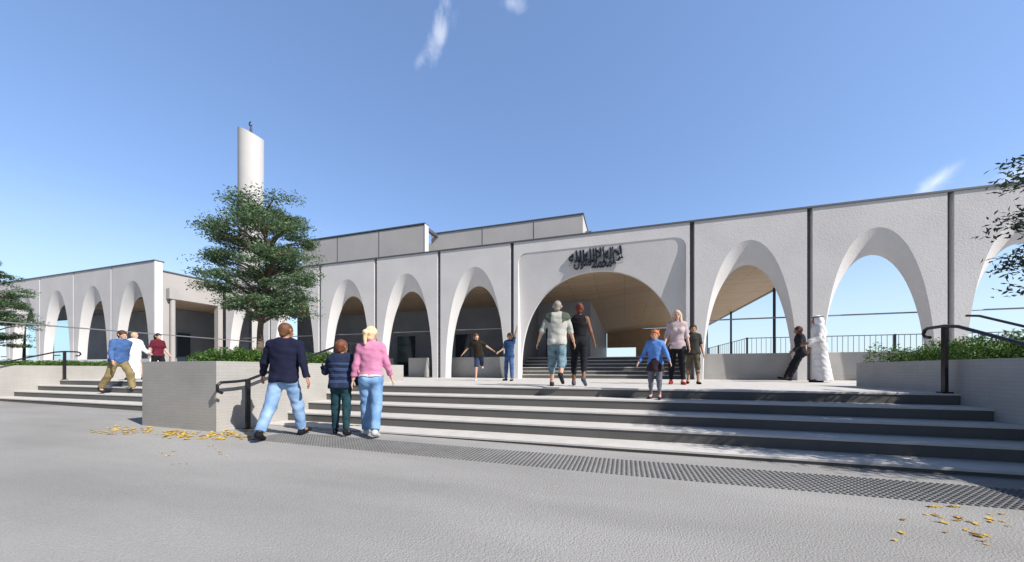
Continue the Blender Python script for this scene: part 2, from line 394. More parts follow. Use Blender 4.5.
# roof boxes
m = MB(); m.box(-20.6, -11.22, 18, 18.35, 5.9, 9.62); m.box(-20.6,-11.6,18.35,24,5.9,9.0); cbuild(m, 'roof_volume', M['panelwall'], hall)
m = MB(); m.box(-11.19+.0, -11.15, 17.98, 18.37, 5.9, 9.66); cbuild(m, 'end_fin', M['white'], hall)
m = MB(); m.box(-20.7,-11.15,17.96,18.4,9.66,9.73); m.box(-11.4,-11.2,18.4,19.7,9.45,9.62); cbuild(m, 'roof_coping', M['coping'], hall)
m = MB(); m.box(-11.5,-11.3,18.35,19.6,5.9,8.8); cbuild(m, 'plant_screen', M['slate'], hall)
m = MB(); m.box(-11.7, -2.2, 19.6, 26, 5.9, 9.68); cbuild(m, 'roof_volume', M['panelwall'], hall)
m = MB(); m.box(-11.75,-2.15,19.56,26,9.69,9.75); cbuild(m, 'roof_coping', M['coping'], hall)
m = MB(); m.box(-2.15,-1.8,20.3,25,5.9,9.0); cbuild(m, 'duct_box', M['grey_metal'], hall)
for x, y in ((-17.6,17.995),(-14.4,17.995),(-8.2,19.595),(-5.0,19.595)):
    m = MB(); m.box(x-.02, x+.02, y-.004, y+.01, 6.2, 9.6); cbuild(m, 'cladding_joint', M['coping'], hall)
# transom rod behind the arches
m = MB()
m.tube([(-21,14.1,2.86),(-4.5,14.1,2.86)], .024, 8); o = m.build('tie_rod', M['grey_metal'])
tag(o, 'thin steel rod running level behind the arches left of the entrance', 'rod')
m = MB(); m.tube([(2.35,14.1,2.86),(15.8,14.1,2.86)], .024, 8); tag(m.build('tie_rod', M['grey_metal']), 'thin steel rod running level behind the arches right of the entrance', 'rod')
# low walls behind the arches
simple('low_wall', [(2.33, 15.8, 14.15, 14.30, PZ, 1.66)], M['lowwall'], 'low grey concrete wall behind the open arches right of the entrance', 'wall', bev=.008)
simple('low_wall', [(-7.6,-4.7,14.5,14.72,PZ,1.66),(-9.9,-8.9,14.5,14.72,PZ,1.66),(-21,-10.9,14.5,14.72,PZ,1.66)], M['lowwall'], 'low grey wall behind the arches left of the entrance', 'wall', bev=.008)
# balustrade at the terrace edge
bal = empty('balustrade', (6.9,24,UZ), 'thin grey picket balustrade against the sky beyond the right-hand arches', 'balustrade')
m = MB(); m.tube([(6.9,34,UZ+1.3),(6.9,24,UZ+1.3),(29,24,UZ+1.3)], .025, 8); cbuild(m, 'handrail', M['grey_metal'], bal)
m = MB(); m.tube([(6.9,34,UZ+.12),(6.9,24,UZ+.12),(29,24,UZ+.12)], .018, 6); cbuild(m, 'bottom_rail', M['grey_metal'], bal)
pm = MB(); pm.box(-.045,.045,-.03,.03,0,1.34); pmesh = pm.mesh('post', M['dark_metal'])
for k, (x, y) in enumerate([(6.9,24+3.3*i) for i in range(4)] + [(6.9+3.4*i,24) for i in range(1,7)]):
    o = link('post', pmesh); o.location = Vector((x, y, UZ)) - bal.location; o.parent = bal
bm_ = MB(); bm_.tube([(0,0,.12),(0,0,1.3)], .014, 6); bmesh_ = bm_.mesh('baluster', M['grey_metal'])
sp = [(6.9+.24*i, 24) for i in range(1, 80)] + [(6.9, 24+.5*i) for i in range(1, 20)]
for x, y in sp:
    o = link('baluster', bmesh_); o.location = Vector((x, y, UZ)) - bal.location; o.parent = bal
# ------------------------------------------------------------------ left wing
wing = empty('arcaded_wing', (-25, 10.6, PZ), 'projecting left wing with a row of arches and a bright corner pier', 'building')
YW = 10.6
for i in range(6):
    x1 = -21.25 - 3.345*i
    o = arch_panel(x1-3.345, x1, YW, PZ, TOP, ZO, ZI, .30, M['stucco_wing'], None, .80); child(o, wing)
    if i:
        m = MB(); m.box(x1-.0745, x1+.0745, YW+.012, YW+.2, PZ, TOP-.003); cbuild(m, 'joint_strip', M['stucco_wing'], wing)
m = MB(); m.box(-42, -21.18, YW-.03, YW+.36, TOP+.003, TOP+.055); cbuild(m, 'coping', M['coping'], wing)
m = MB(); m.box(-21.3226,-21.2, YW-.004, YW+.30, PZ, TOP); cbuild(m, 'corner_pier', M['white'], wing)
m = MB(); m.box(-41.3,-21.33, YW-.12, YW-.004, PZ, 1.62); cbuild(m, 'plinth', M['white'], wing)
# return wall with portico
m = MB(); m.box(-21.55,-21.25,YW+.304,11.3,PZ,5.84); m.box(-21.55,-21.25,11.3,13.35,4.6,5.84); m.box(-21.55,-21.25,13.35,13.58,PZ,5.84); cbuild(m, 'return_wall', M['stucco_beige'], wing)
m = MB(); m.box(-21.6,-21.2,YW+.304,13.58,5.845,5.9); cbuild(m, 'return_coping', M['coping'], wing)
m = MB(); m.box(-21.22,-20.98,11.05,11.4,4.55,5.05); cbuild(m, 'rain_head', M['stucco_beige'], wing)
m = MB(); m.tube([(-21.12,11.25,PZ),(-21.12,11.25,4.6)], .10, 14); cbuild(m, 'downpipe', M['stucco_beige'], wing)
m = MB(); m.box(-33.6,-24.6,13.2,13.4,PZ,4.6); m.box(-24.8,-24.6,13.4,15.2,PZ,4.6); m.box(-24.8,-21.56,15.2,15.4,PZ,4.6); cbuild(m, 'inner_wall', M['dark_wall'], wing)
m = MB(); sheet(m, lambda x, y: 4.62, -29.0, -21.56, 10.92, 18, 1, 1); cbuild(m, 'timber_soffit', M['wood'], wing)
m = MB(); m.box(-41.3,-29.0,10.95,14,4.62,4.8); m.box(-41.3,-21.56,10.95,18,5.6,5.8); cbuild(m, 'roof', M['slate'], wing)
m = MB(); m.box(-24.58,-24.5,13.3,13.9,PZ,3.2); m.box(-25.6,-24.9,13.1,13.19,PZ,3.1); cbuild(m, 'window', M['darkglass'], wing)
m = MB(); m.box(-23.9,-23.2,15.12,15.19,PZ,3.0); cbuild(m, 'door', M['darkglass'], wing)
m = MB(); m.box(-24.5,-24.05,15.12,15.19,PZ,3.0); m.box(-23.05,-22.6,15.12,15.19,PZ,3.0); cbuild(m, 'door_panel', M['slate'], wing)
for x in (-34.6,-38):
    m = MB(); m.tube([(x,12.2,PZ),(x,12.2,4.63)], .08, 12); cbuild(m, 'column', M['dark_metal'], wing)
m = MB(); m.tube([(-41,12.2,2.0),(-33.7,12.2,2.0)], .03, 8); cbuild(m, 'guard_rail', M['dark_metal'], wing)
m = MB(); m.box(-40.8,-33.7,13.3,13.312,PZ,4.6); cbuild(m, 'glass_screen', M['glass'], wing)
m = MB(); m.tube([(-18.75,5.0,2.6),(-18.75,13.5,2.58)], .022, 8); tag(m.build('tie_rod', M['grey_metal']), 'thin level steel rod crossing in front of the left wing', 'rod')
# two light posts carrying it
# ------------------------------------------------------------------ minaret
mx, my = unproj(251, 27.6)
mn = empty('minaret', (mx, my, 5.9), 'tall plain white round minaret with a slanted top rising behind the tree', 'tower')
m = MB(); n = 48; rad = .84; rings = []
zs = [0-5, 3, 6, 9, 12]
for z in zs: rings.append([(rad*math.cos(2*math.pi*k/n), rad*math.sin(2*math.pi*k/n), z) for k in range(n)])
def topz(x): 
    t = (x+rad)/(2*rad); return 13.98 - 1.0*max(0, t-.15)**1.3*.72
rings.append([(rad*math.cos(2*math.pi*k/n), rad*math.sin(2*math.pi*k/n), topz(rad*math.cos(2*math.pi*k/n))) for k in range(n)])
vs = [v for r_ in rings for v in r_]; fs = []
for i in range(len(rings)-1):
    for k in range(n): fs.append((i*n+k, i*n+(k+1)%n, (i+1)*n+(k+1)%n, (i+1)*n+k))
m.add(vs, fs, True); m.add(rings[-1], [tuple(range(n))])
m.build('shaft', M['minaret'], mn)
m = MB(); m.box(-rad*.97-.03, -rad*.97+.05, -.34, -.26, 0, 13.9); m.build('edge_trim', M['coping'], mn)
m = MB(); m.tube([(0,0,13.2),(0,0,14.45)], [.16,.05], 12)
cres = [(.17*math.cos(a), 0, 14.6+.17*math.sin(a)) for a in [R(-300+i*24) for i in range(1,12)]]
m.tube(cres, [.01,.03,.045,.05,.055,.055,.055,.05,.045,.03,.01], 8); m.build('crescent_finial', M['dark_metal'], mn)
# ------------------------------------------------------------------ calligraphy
def callig():
    root = empty('calligraphy_sign', (-1.08, YF+.005, 4.98), 'black raised Arabic calligraphy over the wide entrance arch', 'sign')
    m = MB()
    def word(txt, x0, x1, z0, z1, shear=0.0, y=0, bold=.02):
        c = bpy.data.curves.new('lettering', 'FONT'); c.body = txt[::-1]; c.extrude = .05; c.offset = bold; c.resolution_u = 3
        o = bpy.data.objects.new('lettering', c); COL.objects.link(o)
        dg = bpy.context.evaluated_depsgraph_get(); me = bpy.data.meshes.new_from_object(o.evaluated_get(dg))
        co = np.array([v.co[:] for v in me.vertices]); fs = [tuple(p.vertices) for p in me.polygons]
        lo, hi = co.min(0), co.max(0); q = (co-lo)/(hi-lo); z0 = z0*1.08-.03; z1 = z1*1.08-.03
        vs = [(x0+a*(x1-x0)+shear*(b-.5)*(z1-z0), y+(.5-d)*.05, z0+b*(z1-z0)) for a, b, d in q]
        m.add(vs, fs)
        bpy.data.objects.remove(o); bpy.data.curves.remove(c); bpy.data.meshes.remove(me)
    LA, I_, A_ = '\uFEFB', '\uFE87', '\uFE8D'
    ALLAH = '\uFE8D\uFEDF\uFEE0\uFEEA'
    word(LA, .70, 1.02, .10, .70, -.10); word(I_+'\uFEDF\uFEEA', .36, .76, .08, .68, -.05); word(I_+LA, .06, .42, .14, .71, -.05)
    word(ALLAH, -.42, .08, .22, .70, -.03)
    word('\uFEE3\uFEA4\uFEE4\uFEAA', -.06, .62, -.01, .30, 0, .012); word('\uFEAD\uFEB3\uFEEE\uFEDD', -.80, .0, .0, .46, 0, .014)
    word(ALLAH, -1.00, -.38, .26, .68, -.03, .010)
    def dot(x, z, s=.022):
        m.add([(x-s,0,z),(x,0,z-s),(x+s,0,z),(x,0,z+s),(x-s,.05,z),(x,.05,z-s),(x+s,.05,z),(x,.05,z+s)], [(0,1,2,3),(7,6,5,4),(0,4,5,1),(1,5,6,2),(2,6,7,3),(3,7,4,0)])
    def tick(x, z, l=.05): m.tube([(x,.02,z),(x+l*.6,.02,z+l*.35),(x+l,.02,z+l*.45)], [.004,.009,.003], 6)
    for u, v in ((.95,.80),(.90,.56),(.80,.80),(.76,.38),(.69,.84),(.66,.50),(.635,.86),(.53,.80),(.50,.66),(.40,.84),(.36,.78),(.30,.90),(.22,.80),(.14,.18),(.06,.32),(.03,.22),(.87,.12),(.83,.08)): dot((u-.5)*2.04, v*.7, .016)
    for u, v in ((.93,.40),(.89,.74),(.67,.62),(.53,.58),(.36,.44),(.21,.50),(.10,.30),(.05,.36),(.17,.22),(.78,.56),(.60,.70),(.44,.62)): tick((u-.5)*2.04, v*.7)
    m.build('lettering', M['sign_metal'], root)
callig()
# ------------------------------------------------------------------ planters
def planter(x0, x1, y0, y1, label):
    t = .18; root = empty('planter', ((x0+x1)/2, y0, 0), label, 'planter')
    m = MB(); m.box(x0,x1,y0,y0+t,-.05,1.23); m.box(x0,x1,y1-t,y1,-.05,1.23); m.box(x0,x0+t,y0+t,y1-t,-.05,1.23); m.box(x1-t,x1,y0+t,y1-t,-.05,1.23)
    o = cbuild(m, 'wall', M['planter'], root)
    m = MB(); m.box(x0+t,x1-t,y0+t,y1-t,.9,1.12); cbuild(m, 'soil_bed', M['soil'], root)
    return root
planter(-8.42, XL, 4.03, 9.2, 'grey block planter between the two flights of steps, in front of the tall tree')
planter(XR, 8.6, 3.2, 9.15, 'shaded grey block planter at the right end of the steps')
planter(-22.5, XF, 3.0, 10.2, 'pale block planter at the far left end of the steps')
# ------------------------------------------------------------------ foliage
rng = np.random.default_rng(11)
def leaf_mesh(name, centers, size, matl, parent=None, flat=.0, aspect=.45, jitter=.4):
    """every leaf is a small bent diamond of its own"""
    n = len(centers); C = np.asarray(centers)
    d = rng.normal(size=(n,3)); d[:,2] *= (1-flat); d /= np.linalg.norm(d, axis=1)[:,None]
    u = rng.normal(size=(n,3)); u -= d*(u*d).sum(1)[:,None]
    if flat > 0: u[:,2] *= (1-flat); u -= d*(u*d).sum(1)[:,None]
    u /= np.linalg.norm(u, axis=1)[:,None]
    s = (size*(1-jitter/2+jitter*rng.random(n)))[:,None]
    nrm = np.cross(d, u)
    v0 = C-d*s; v2 = C+d*s; v1 = C+u*s*aspect+nrm*s*.18; v3 = C-u*s*aspect+nrm*s*.18
    V = np.stack([v0,v1,v2,v3], 1).reshape(-1,3)
    me = bpy.data.meshes.new(name); me.vertices.add(4*n); me.vertices.foreach_set('co', V.astype(np.float32).ravel())
    me.loops.add(4*n); me.loops.foreach_set('vertex_index', np.arange(4*n, dtype=np.int32))
    me.polygons.add(n); me.polygons.foreach_set('loop_start', np.arange(0,4*n,4, dtype=np.int32)); me.polygons.foreach_set('loop_total', np.full(n,4,dtype=np.int32))
    me.update(calc_edges=True); me.materials.append(matl)
    return link(name, me, None, parent)
def tree(base, top, cr, pads, matl, label, seed, leafsize=.05, per=420, trunk_r=.10, low=.38, bend=(0,0), pad_r=.42, extra=None):
    rs = np.random.default_rng(seed)
    root = empty('tree', base, label, 'tree'); H = top
    m = MB(); pts = []; rad = []
    for i in range(9):
        t = i/8; pts.append((bend[0]*t+.06*math.sin(t*6+seed), bend[1]*t+.05*math.cos(t*5+seed), H*.93*t)); rad.append(trunk_r*(1-.88*t)+.008)
    rad[0] *= 1.3
    m.tube(pts, rad, 12)
    P = []
    for k in range(pads):
        t = low + (1-low)*(k+.5)/pads + rs.normal()*.02
        t = min(.99, max(low, t)); q = (t-low)/(1-low)
        prof = (math.sin(math.pi*min(.86, q*.72+.18))**.7)*(1-.10*q)
        ang = k*2.399+rs.normal()*.35
        rr = cr*prof*(.30+.75*rs.random()**.6)
        c = np.array([bend[0]*t+rr*math.cos(ang), bend[1]*t+rr*math.sin(ang), H*t + rs.normal()*.08])
        P.append(c)
    if extra is not None: P += [np.array(e) for e in extra]
    C = []; tw = MB()
    for c in P:
        rr = math.hypot(c[0], c[1]); z0 = max(H*low*.8, c[2]-.35*rr-.15)
        t0 = z0/(H*.93); i = min(7, int(t0*8)); st = Vector(pts[i]).lerp(Vector(pts[i+1]), t0*8-i)
        e = Vector(c); mid = st.lerp(e, .5)+Vector((0,0,.10*rr))
        m.tube([st, st.lerp(mid,.5)+Vector((0,0,.03)), mid, mid.lerp(e,.55), e], [.032,.026,.02,.013,.006], 6, cap=False)
        pr = pad_r*(.7+.6*rs.random())
        ns = 7+int(rs.random()*4)
        for j in range(ns):   # sub sprays inside each pad
            a = rs.random()*2*math.pi; r2 = pr*math.sqrt(rs.random())
            s = c+np.array([r2*math.cos(a), r2*math.sin(a), rs.normal()*.07*pr/.42])
            m.tube([e, e.lerp(Vector(s),.6)+Vector((0,0,.02)), Vector(s)], [.006,.004,.002], 4, cap=False)
            k = int(per/ns*(.6+.8*rs.random()))
            g = np.clip(rs.normal(size=(k,3)),-2,2)*np.array([.13,.13,.05])*pr/.42
            C.append(s+g)
    m.build('trunk', M['bark'], root)
    leaf_mesh('crown', np.concatenate(C), leafsize, matl, root, flat=.45, aspect=.36)
    return root
tx, ty = -7.44, 5.55
tree((tx,ty,1.1), 3.5, 1.0, 70, M['leaf'], 'tall green layered tree growing in the planter left of the central steps', 3, .031, 600, .062, .35, (-.05,.05), .33)
tree((-22.0,6.1,1.1), 3.7, 1.2, 60, M['leaf'], 'green tree in the far left planter cut off by the picture edge', 5, .038, 480, .09, .25, (0,0), .30)
tree((5.9,4.85,1.1), 3.6, 1.0, 66, M['leaf_r'], 'greyish green tree at the right whose branch tips hang into view', 8, .036, 560, .10, .30, (0,0), .34,
     extra=[(-1.22,.85,1.25),(-1.15,.95,1.1),(-1.2,.92,1.68),(-1.1,.85,1.5),(-1.18,.85,2.35),(-1.08,.95,2.2),(-1.05,.8,1.75)])
def hedge(x0, x1, y0, y1, z, h, n, label, size=.035):
    root = empty('hedge', ((x0+x1)/2,(y0+y1)/2,z), label, 'hedge')
    nx = max(2, int((x1-x0)/.28)); ny = max(2, int((y1-y0)/.28)); C = []
    per = n//(nx*ny)
    for i in range(nx):
        for j in range(ny):
            cx = (i+.5)/nx*(x1-x0)-(x1-x0)/2+rng.normal()*.05; cy = (j+.5)/ny*(y1-y0)-(y1-y0)/2+rng.normal()*.05
            hh = h*(.72+.4*rng.random()); rr = .22
            g = rng.normal(size=(per,3)); g /= np.linalg.norm(g,axis=1)[:,None]; g *= (rng.random(per)**.35)[:,None]
            g[:,2] = np.abs(g[:,2])
            C.append(np.array([cx,cy,0])+g*np.array([rr,rr,hh]))
    leaf_mesh('foliage', np.concatenate(C), size, M['hedge'], root, aspect=.3)
    return root
hedge(-8.2, -6.68, 4.6, 9.0, 1.12, .42, 52000, 'bright green clipped hedge filling the planter around the tall tree', .03)
hedge(4.80, 8.4, 3.8, 9.0, 1.14, .50, 80000, 'darker green hedge filling the planter at the right', .03)
hedge(-21.6, -18.92, 3.6, 10.0, 1.12, .32, 52000, 'low green hedge in the far left planter', .035)
# ------------------------------------------------------------------ handrails
def handrail(x, side, label, far=True):
    """rail follows the slope of the steps; side = +1/-1 where the brackets point"""
    root = empty('handrail', (x, 4.43, 0), label, 'handrail', 'black handrails beside the steps')
    r = .024; y0 = 4.0
    path = [(x, y0+.02, .70), (x, y0-.05, .735), (x, y0-.055,.83), (x, y0,.875), (x,4.25,.885), (x,4.43,.905), (x,6.60,1.69), (x,6.82,1.725), (x,7.12,1.725), (x,7.18,1.70), (x,7.20,1.64), (x,7.16,1.59), (x,7.08,1.58)]
    m = MB(); m.tube(path, r, 12); cbuild(m, 'rail', M['rail_metal'], root)
    for (y, z0, z1) in ((4.43, gz(x)-.02, .905), (6.82, PZ-.01, 1.725)):
        m = MB(); m.box(x-.02, x+.02, y-.035, y+.035, z0, z1-.01); cbuild(m, 'post', M['rail_metal'], root)
        m = MB(); m.box(x-.06, x+.06, y-.06, y+.06, z0, z0+.03); cbuild(m, 'base_plate', M['rail_metal'], root)
    return root
handrail(-6.30, 1, 'black handrail along the left side of the central steps behind the walking family')
handrail(4.46, -1, 'black handrail at the right end of the central steps beside the shaded planter')
handrail(-18.55, 1, 'distant handrail climbing the far left end of the left steps')
root = empty('handrail', (7.3,8.4,UZ-.5), 'dark handrail sloping behind the hedge at the right edge', 'handrail', 'black handrails beside the steps')
m = MB(); m.tube([(7.3,10.6,2.3),(7.3,10.3,2.25),(7.3,8.3,1.5),(7.3,7.6,1.25)], .026, 10); cbuild(m, 'rail', M['rail_metal'], root)
m = MB(); m.box(7.28,7.32,7.9,7.95,PZ,1.33); cbuild(m, 'post', M['rail_metal'], root)
# ------------------------------------------------------------------ tactile strip
m = MB(); x0, x1, y0, y1 = -5.35, 4.58, 3.76, 4.41; NX = int((x1-x0)/.05); NY = 13
def frust(m, cx, cy, z, r0, r1, h, n=8):
    a = [2*math.pi*k/n for k in range(n)]
    vs = [(cx+r0*math.cos(t), cy+r0*math.sin(t), z) for t in a] + [(cx+r1*math.cos(t), cy+r1*math.sin(t), z+h) for t in a]
    m.add(vs, [(k,(k+1)%n,n+(k+1)%n,n+k) for k in range(n)], False); m.add(vs[n:], [tuple(range(n))])
for i in range(NX):
    for j in range(NY):
        cx = x0+.025+i*.05; frust(m, cx, y0+.025+j*.05, gz(cx)+.0005, .0175, .0135, .009)
M['stud'] = mat('tactile_stud', (.17,.17,.17), .6, c2=(.13,.13,.13), scale=3)
tag(m.build('tactile_strip', M['stud']), 'band of grey tactile studs set in the pavement before the steps', 'tactile paving')
# ------------------------------------------------------------------ fallen leaves
def fallen(px0, px1, py0, py1, n, brown, label, grp, size, seed, dens=1.0):
    rs = random.Random(seed); meshes = []
    for k in range(6):
        m = MB(); N = 9; pts = []
        for i in range(N):
            a = 2*math.pi*i/N; rr = (1 if i % 2 == 0 else .62)*(.8+.35*rs.random())
            pts.append((rr*math.cos(a)*.9, rr*math.sin(a)*.62, .12*rs.random()+.18*abs(math.cos(a))))
        pts.append((0,0,.02)); m.add(pts, [(i,(i+1)%N,N) for i in range(N)], True)
        m.add([(.85,-.04,.15),(1.5,-.02,.12),(1.5,.03,.12),(.85,.04,.15)], [(0,1,2,3)])
        meshes.append(m.mesh('fallen_leaf', M['brown'] if (k % 3 == 0 and brown) else M['yellow']))
    cl = [(rs.random(), rs.random()) for _ in range(max(3, n//3))]
    for i in range(n):
        c = cl[i % len(cl)]
        u = min(1, max(0, c[0]+rs.gauss(0,.06))); v = min(1, max(0, c[1]+rs.gauss(0,.16)))
        px = px0+(px1-px0)*u; py = py0+(py1-py0)*v
        zw = HC*F/(py-HOR); X, Y = unproj(px, zw); z = gz(X)
        zw = (HC-z)*F/(py-HOR); X, Y = unproj(px, zw)
        if X > -8.42-.05 and X < XL+.05 and Y > 3.98: continue
        o = link('fallen_leaf', meshes[rs.randrange(6)]); s = size*(.7+.6*rs.random())
        o.location = (X, Y, gz(X)+.003); o.scale = (s,s,s); o.rotation_euler = (rs.gauss(0,.12), rs.gauss(0,.12), rs.random()*6.28)
        tag(o, label, 'leaf', grp)
fallen(165, 264, 431, 439.5, 150, False, 'small yellow leaf scattered on the pavement at the foot of the middle planter', 'yellow leaves by the middle planter', .05, 2)
fallen(92, 165, 426, 434, 60, False, 'small yellow leaf scattered on the pavement at the foot of the middle planter', 'yellow leaves by the middle planter', .05, 12)
fallen(160, 235, 446, 464, 16, True, 'tiny dry leaf lying out on the open pavement', 'dry leaves on the open pavement', .022, 4)
fallen(885, 1022, 507, 545, 34, True, 'yellow and brown leaf on the pavement near the right corner of the tactile strip', 'leaves near the right corner', .028, 6)
exec_people = True
# ------------------------------------------------------------------ people: implicit surfaces meshed with surface nets
def V3(*a): return np.array(a, dtype=float)
def nrm(v): return v/ (np.linalg.norm(v)+1e-12)
class Field:
    def __init__(s, lo, hi, h):
        s.lo = np.array(lo, float); s.h = h
        s.n = np.ceil((np.array(hi)-s.lo)/h).astype(int)+1
        s.v = np.full(s.n, .25, dtype=np.float32)
        s.ax = [s.lo[i]+h*np.arange(s.n[i]) for i in range(3)]
    def sub(s, lo, hi):
        a = np.clip(np.floor((lo-s.lo)/s.h).astype(int), 0, s.n-1); b = np.clip(np.ceil((hi-s.lo)/s.h).astype(int)+1, 1, s.n)
        sl = tuple(slice(a[i], max(a[i]+1, b[i])) for i in range(3))
        X = s.ax[0][sl[0]][:,None,None]; Y = s.ax[1][sl[1]][None,:,None]; Z = s.ax[2][sl[2]][None,None,:]
        return sl, X, Y, Z
    def cone(s, a, b, ra, rb, k=.02, B=None, sc=None, clips=(), neg=False, infl=0):
        a = np.asarray(a, float); b = np.asarray(b, float); ra += infl; rb += infl
        mr = max(ra, rb)*1.3+.07; lo = np.minimum(a,b)-mr; hi = np.maximum(a,b)+mr
        sl, X, Y, Z = s.sub(lo, hi)
        dx, dy, dz = X-a[0], Y-a[1], Z-a[2]; d = b-a
        if B is not None:        # anisotropic metric in the frame B (rows), divided by sc
            q = [(dx*B[i][0]+dy*B[i][1]+dz*B[i][2])/sc[i] for i in range(3)]
            e = [np.dot(d, B[i])/sc[i] for i in range(3)]
        else:
            q = [dx, dy, dz]; e = list(d)
        ee = sum(x*x for x in e)+1e-12
        t = np.clip((q[0]*e[0]+q[1]*e[1]+q[2]*e[2])/ee, 0, 1)
        dist = np.sqrt((q[0]-t*e[0])**2+(q[1]-t*e[1])**2+(q[2]-t*e[2])**2) - (ra+t*(rb-ra))
        if B is not None: dist = dist*min(sc)*1.15
        for p0, n0 in clips:     # keep the side where dot(p-p0, n0) < 0
            dist = np.maximum(dist, (X-p0[0])*n0[0]+(Y-p0[1])*n0[1]+(Z-p0[2])*n0[2])
        cur = s.v[sl]
        if neg: s.v[sl] = np.maximum(cur, -dist); return
        if k > 0:
            h = np.clip(.5+.5*(cur-dist)/k, 0, 1); s.v[sl] = cur*h*0 + (cur*(1-h)+dist*h) - k*h*(1-h)
        else: s.v[sl] = np.minimum(cur, dist)
    def clip(s, p0, n0):
        X = s.ax[0][:,None,None]; Y = s.ax[1][None,:,None]; Z = s.ax[2][None,None,:]
        s.v = np.maximum(s.v, ((X-p0[0])*n0[0]+(Y-p0[1])*n0[1]+(Z-p0[2])*n0[2]).astype(np.float32))
    def wrinkle(s, amp, seed):
        X = s.ax[0][:,None,None]; Y = s.ax[1][None,:,None]; Z = s.ax[2][None,None,:]
        w = np.sin(X*31+Z*13+seed)*np.sin(Y*37-Z*21+seed*2)+.6*np.sin(X*17-Y*23+Z*52+seed*3)*np.sin(Z*9+seed)
        s.v = s.v + (amp*w).astype(np.float32)
    def mesh(s, name, matl):
        v = s.v; v[0],v[-1] = .1,.1; v[:,0],v[:,-1] = .1,.1; v[:,:,0],v[:,:,-1] = .1,.1
        ins = v < 0; n = s.n
        c = [(i,j,k) for i in (0,1) for j in (0,1) for k in (0,1)]
        def sh(A, o): return A[o[0]:n[0]-1+o[0], o[1]:n[1]-1+o[1], o[2]:n[2]-1+o[2]]
        cnt = sum(sh(ins, o).astype(np.int8) for o in c); act = (cnt > 0) & (cnt < 8)
        I = np.argwhere(act); idx = -np.ones(act.shape, np.int64); idx[act] = np.arange(len(I))
        cv = np.stack([v[I[:,0]+o[0], I[:,1]+o[1], I[:,2]+o[2]] for o in c], 1)
        acc = np.zeros((len(I),3)); num = np.zeros(len(I))
        for a in range(8):
            for b in range(a+1, 8):
                if sum(abs(c[a][i]-c[b][i]) for i in range(3)) != 1: continue
                va, vb = cv[:,a], cv[:,b]; cr = (va < 0) != (vb < 0)
                t = np.where(cr, va/np.where(cr, va-vb, 1), 0)
                p = np.array(c[a])[None]+t[:,None]*(np.array(c[b])-np.array(c[a]))[None]
                acc += p*cr[:,None]; num += cr
        P = s.lo+s.h*(I+acc/num[:,None])
        quads = []
        for ax in range(3):
            o = [0,0,0]; o[ax] = 1; u, w = (ax+1)%3, (ax+2)%3
            A = ins[tuple(slice(0, n[i]-1 if i == ax else n[i]) for i in range(3))]; B = ins[tuple(slice(1 if i == ax else 0, n[i]) for i in range(3))]
            E = np.argwhere(A != B); E = E[(E[:,u] > 0) & (E[:,w] > 0) & (E[:,u] < n[u]-1) & (E[:,w] < n[w]-1)]
            flip = A[E[:,0],E[:,1],E[:,2]]
            def at(du, dw):
                Q = E.copy(); Q[:,u] -= du; Q[:,w] -= dw; return idx[Q[:,0],Q[:,1],Q[:,2]]
            q = np.stack([at(1,1), at(0,1), at(0,0), at(1,0)], 1); q[~flip] = q[~flip][:,::-1]; quads.append(q)
        Q = np.concatenate(quads); Q = Q[(Q >= 0).all(1)]
        me = bpy.data.meshes.new(name); me.vertices.add(len(P)); me.vertices.foreach_set('co', P.astype(np.float32).ravel())
        me.loops.add(4*len(Q)); me.loops.foreach_set('vertex_index', Q.astype(np.int32).ravel())
        me.polygons.add(len(Q)); me.polygons.foreach_set('loop_start', np.arange(0,4*len(Q),4,dtype=np.int32)); me.polygons.foreach_set('loop_total', np.full(len(Q),4,dtype=np.int32))
        me.polygons.foreach_set('use_smooth', np.ones(len(Q), bool)); me.update(calc_edges=True); me.materials.append(matl)
        return me
_cm = {}
def cloth(c, rough=.85, c2=None, scale=9, bump=.7, bs=34):
    key = (tuple(c), rough, tuple(c2) if c2 else None, scale)
    if key not in _cm:
        c2 = c2 or tuple(x*.78 for x in c)
        _cm[key] = mat('cloth', c, rough, c2=c2, scale=scale, bump=bump, bscale=bs, bdist=.006, spec=.2)
    return _cm[key]
def rot(v, ax, a):
    ax = nrm(ax); return v*math.cos(a)+np.cross(ax, v)*math.sin(a)+ax*np.dot(ax, v)*(1-math.cos(a))
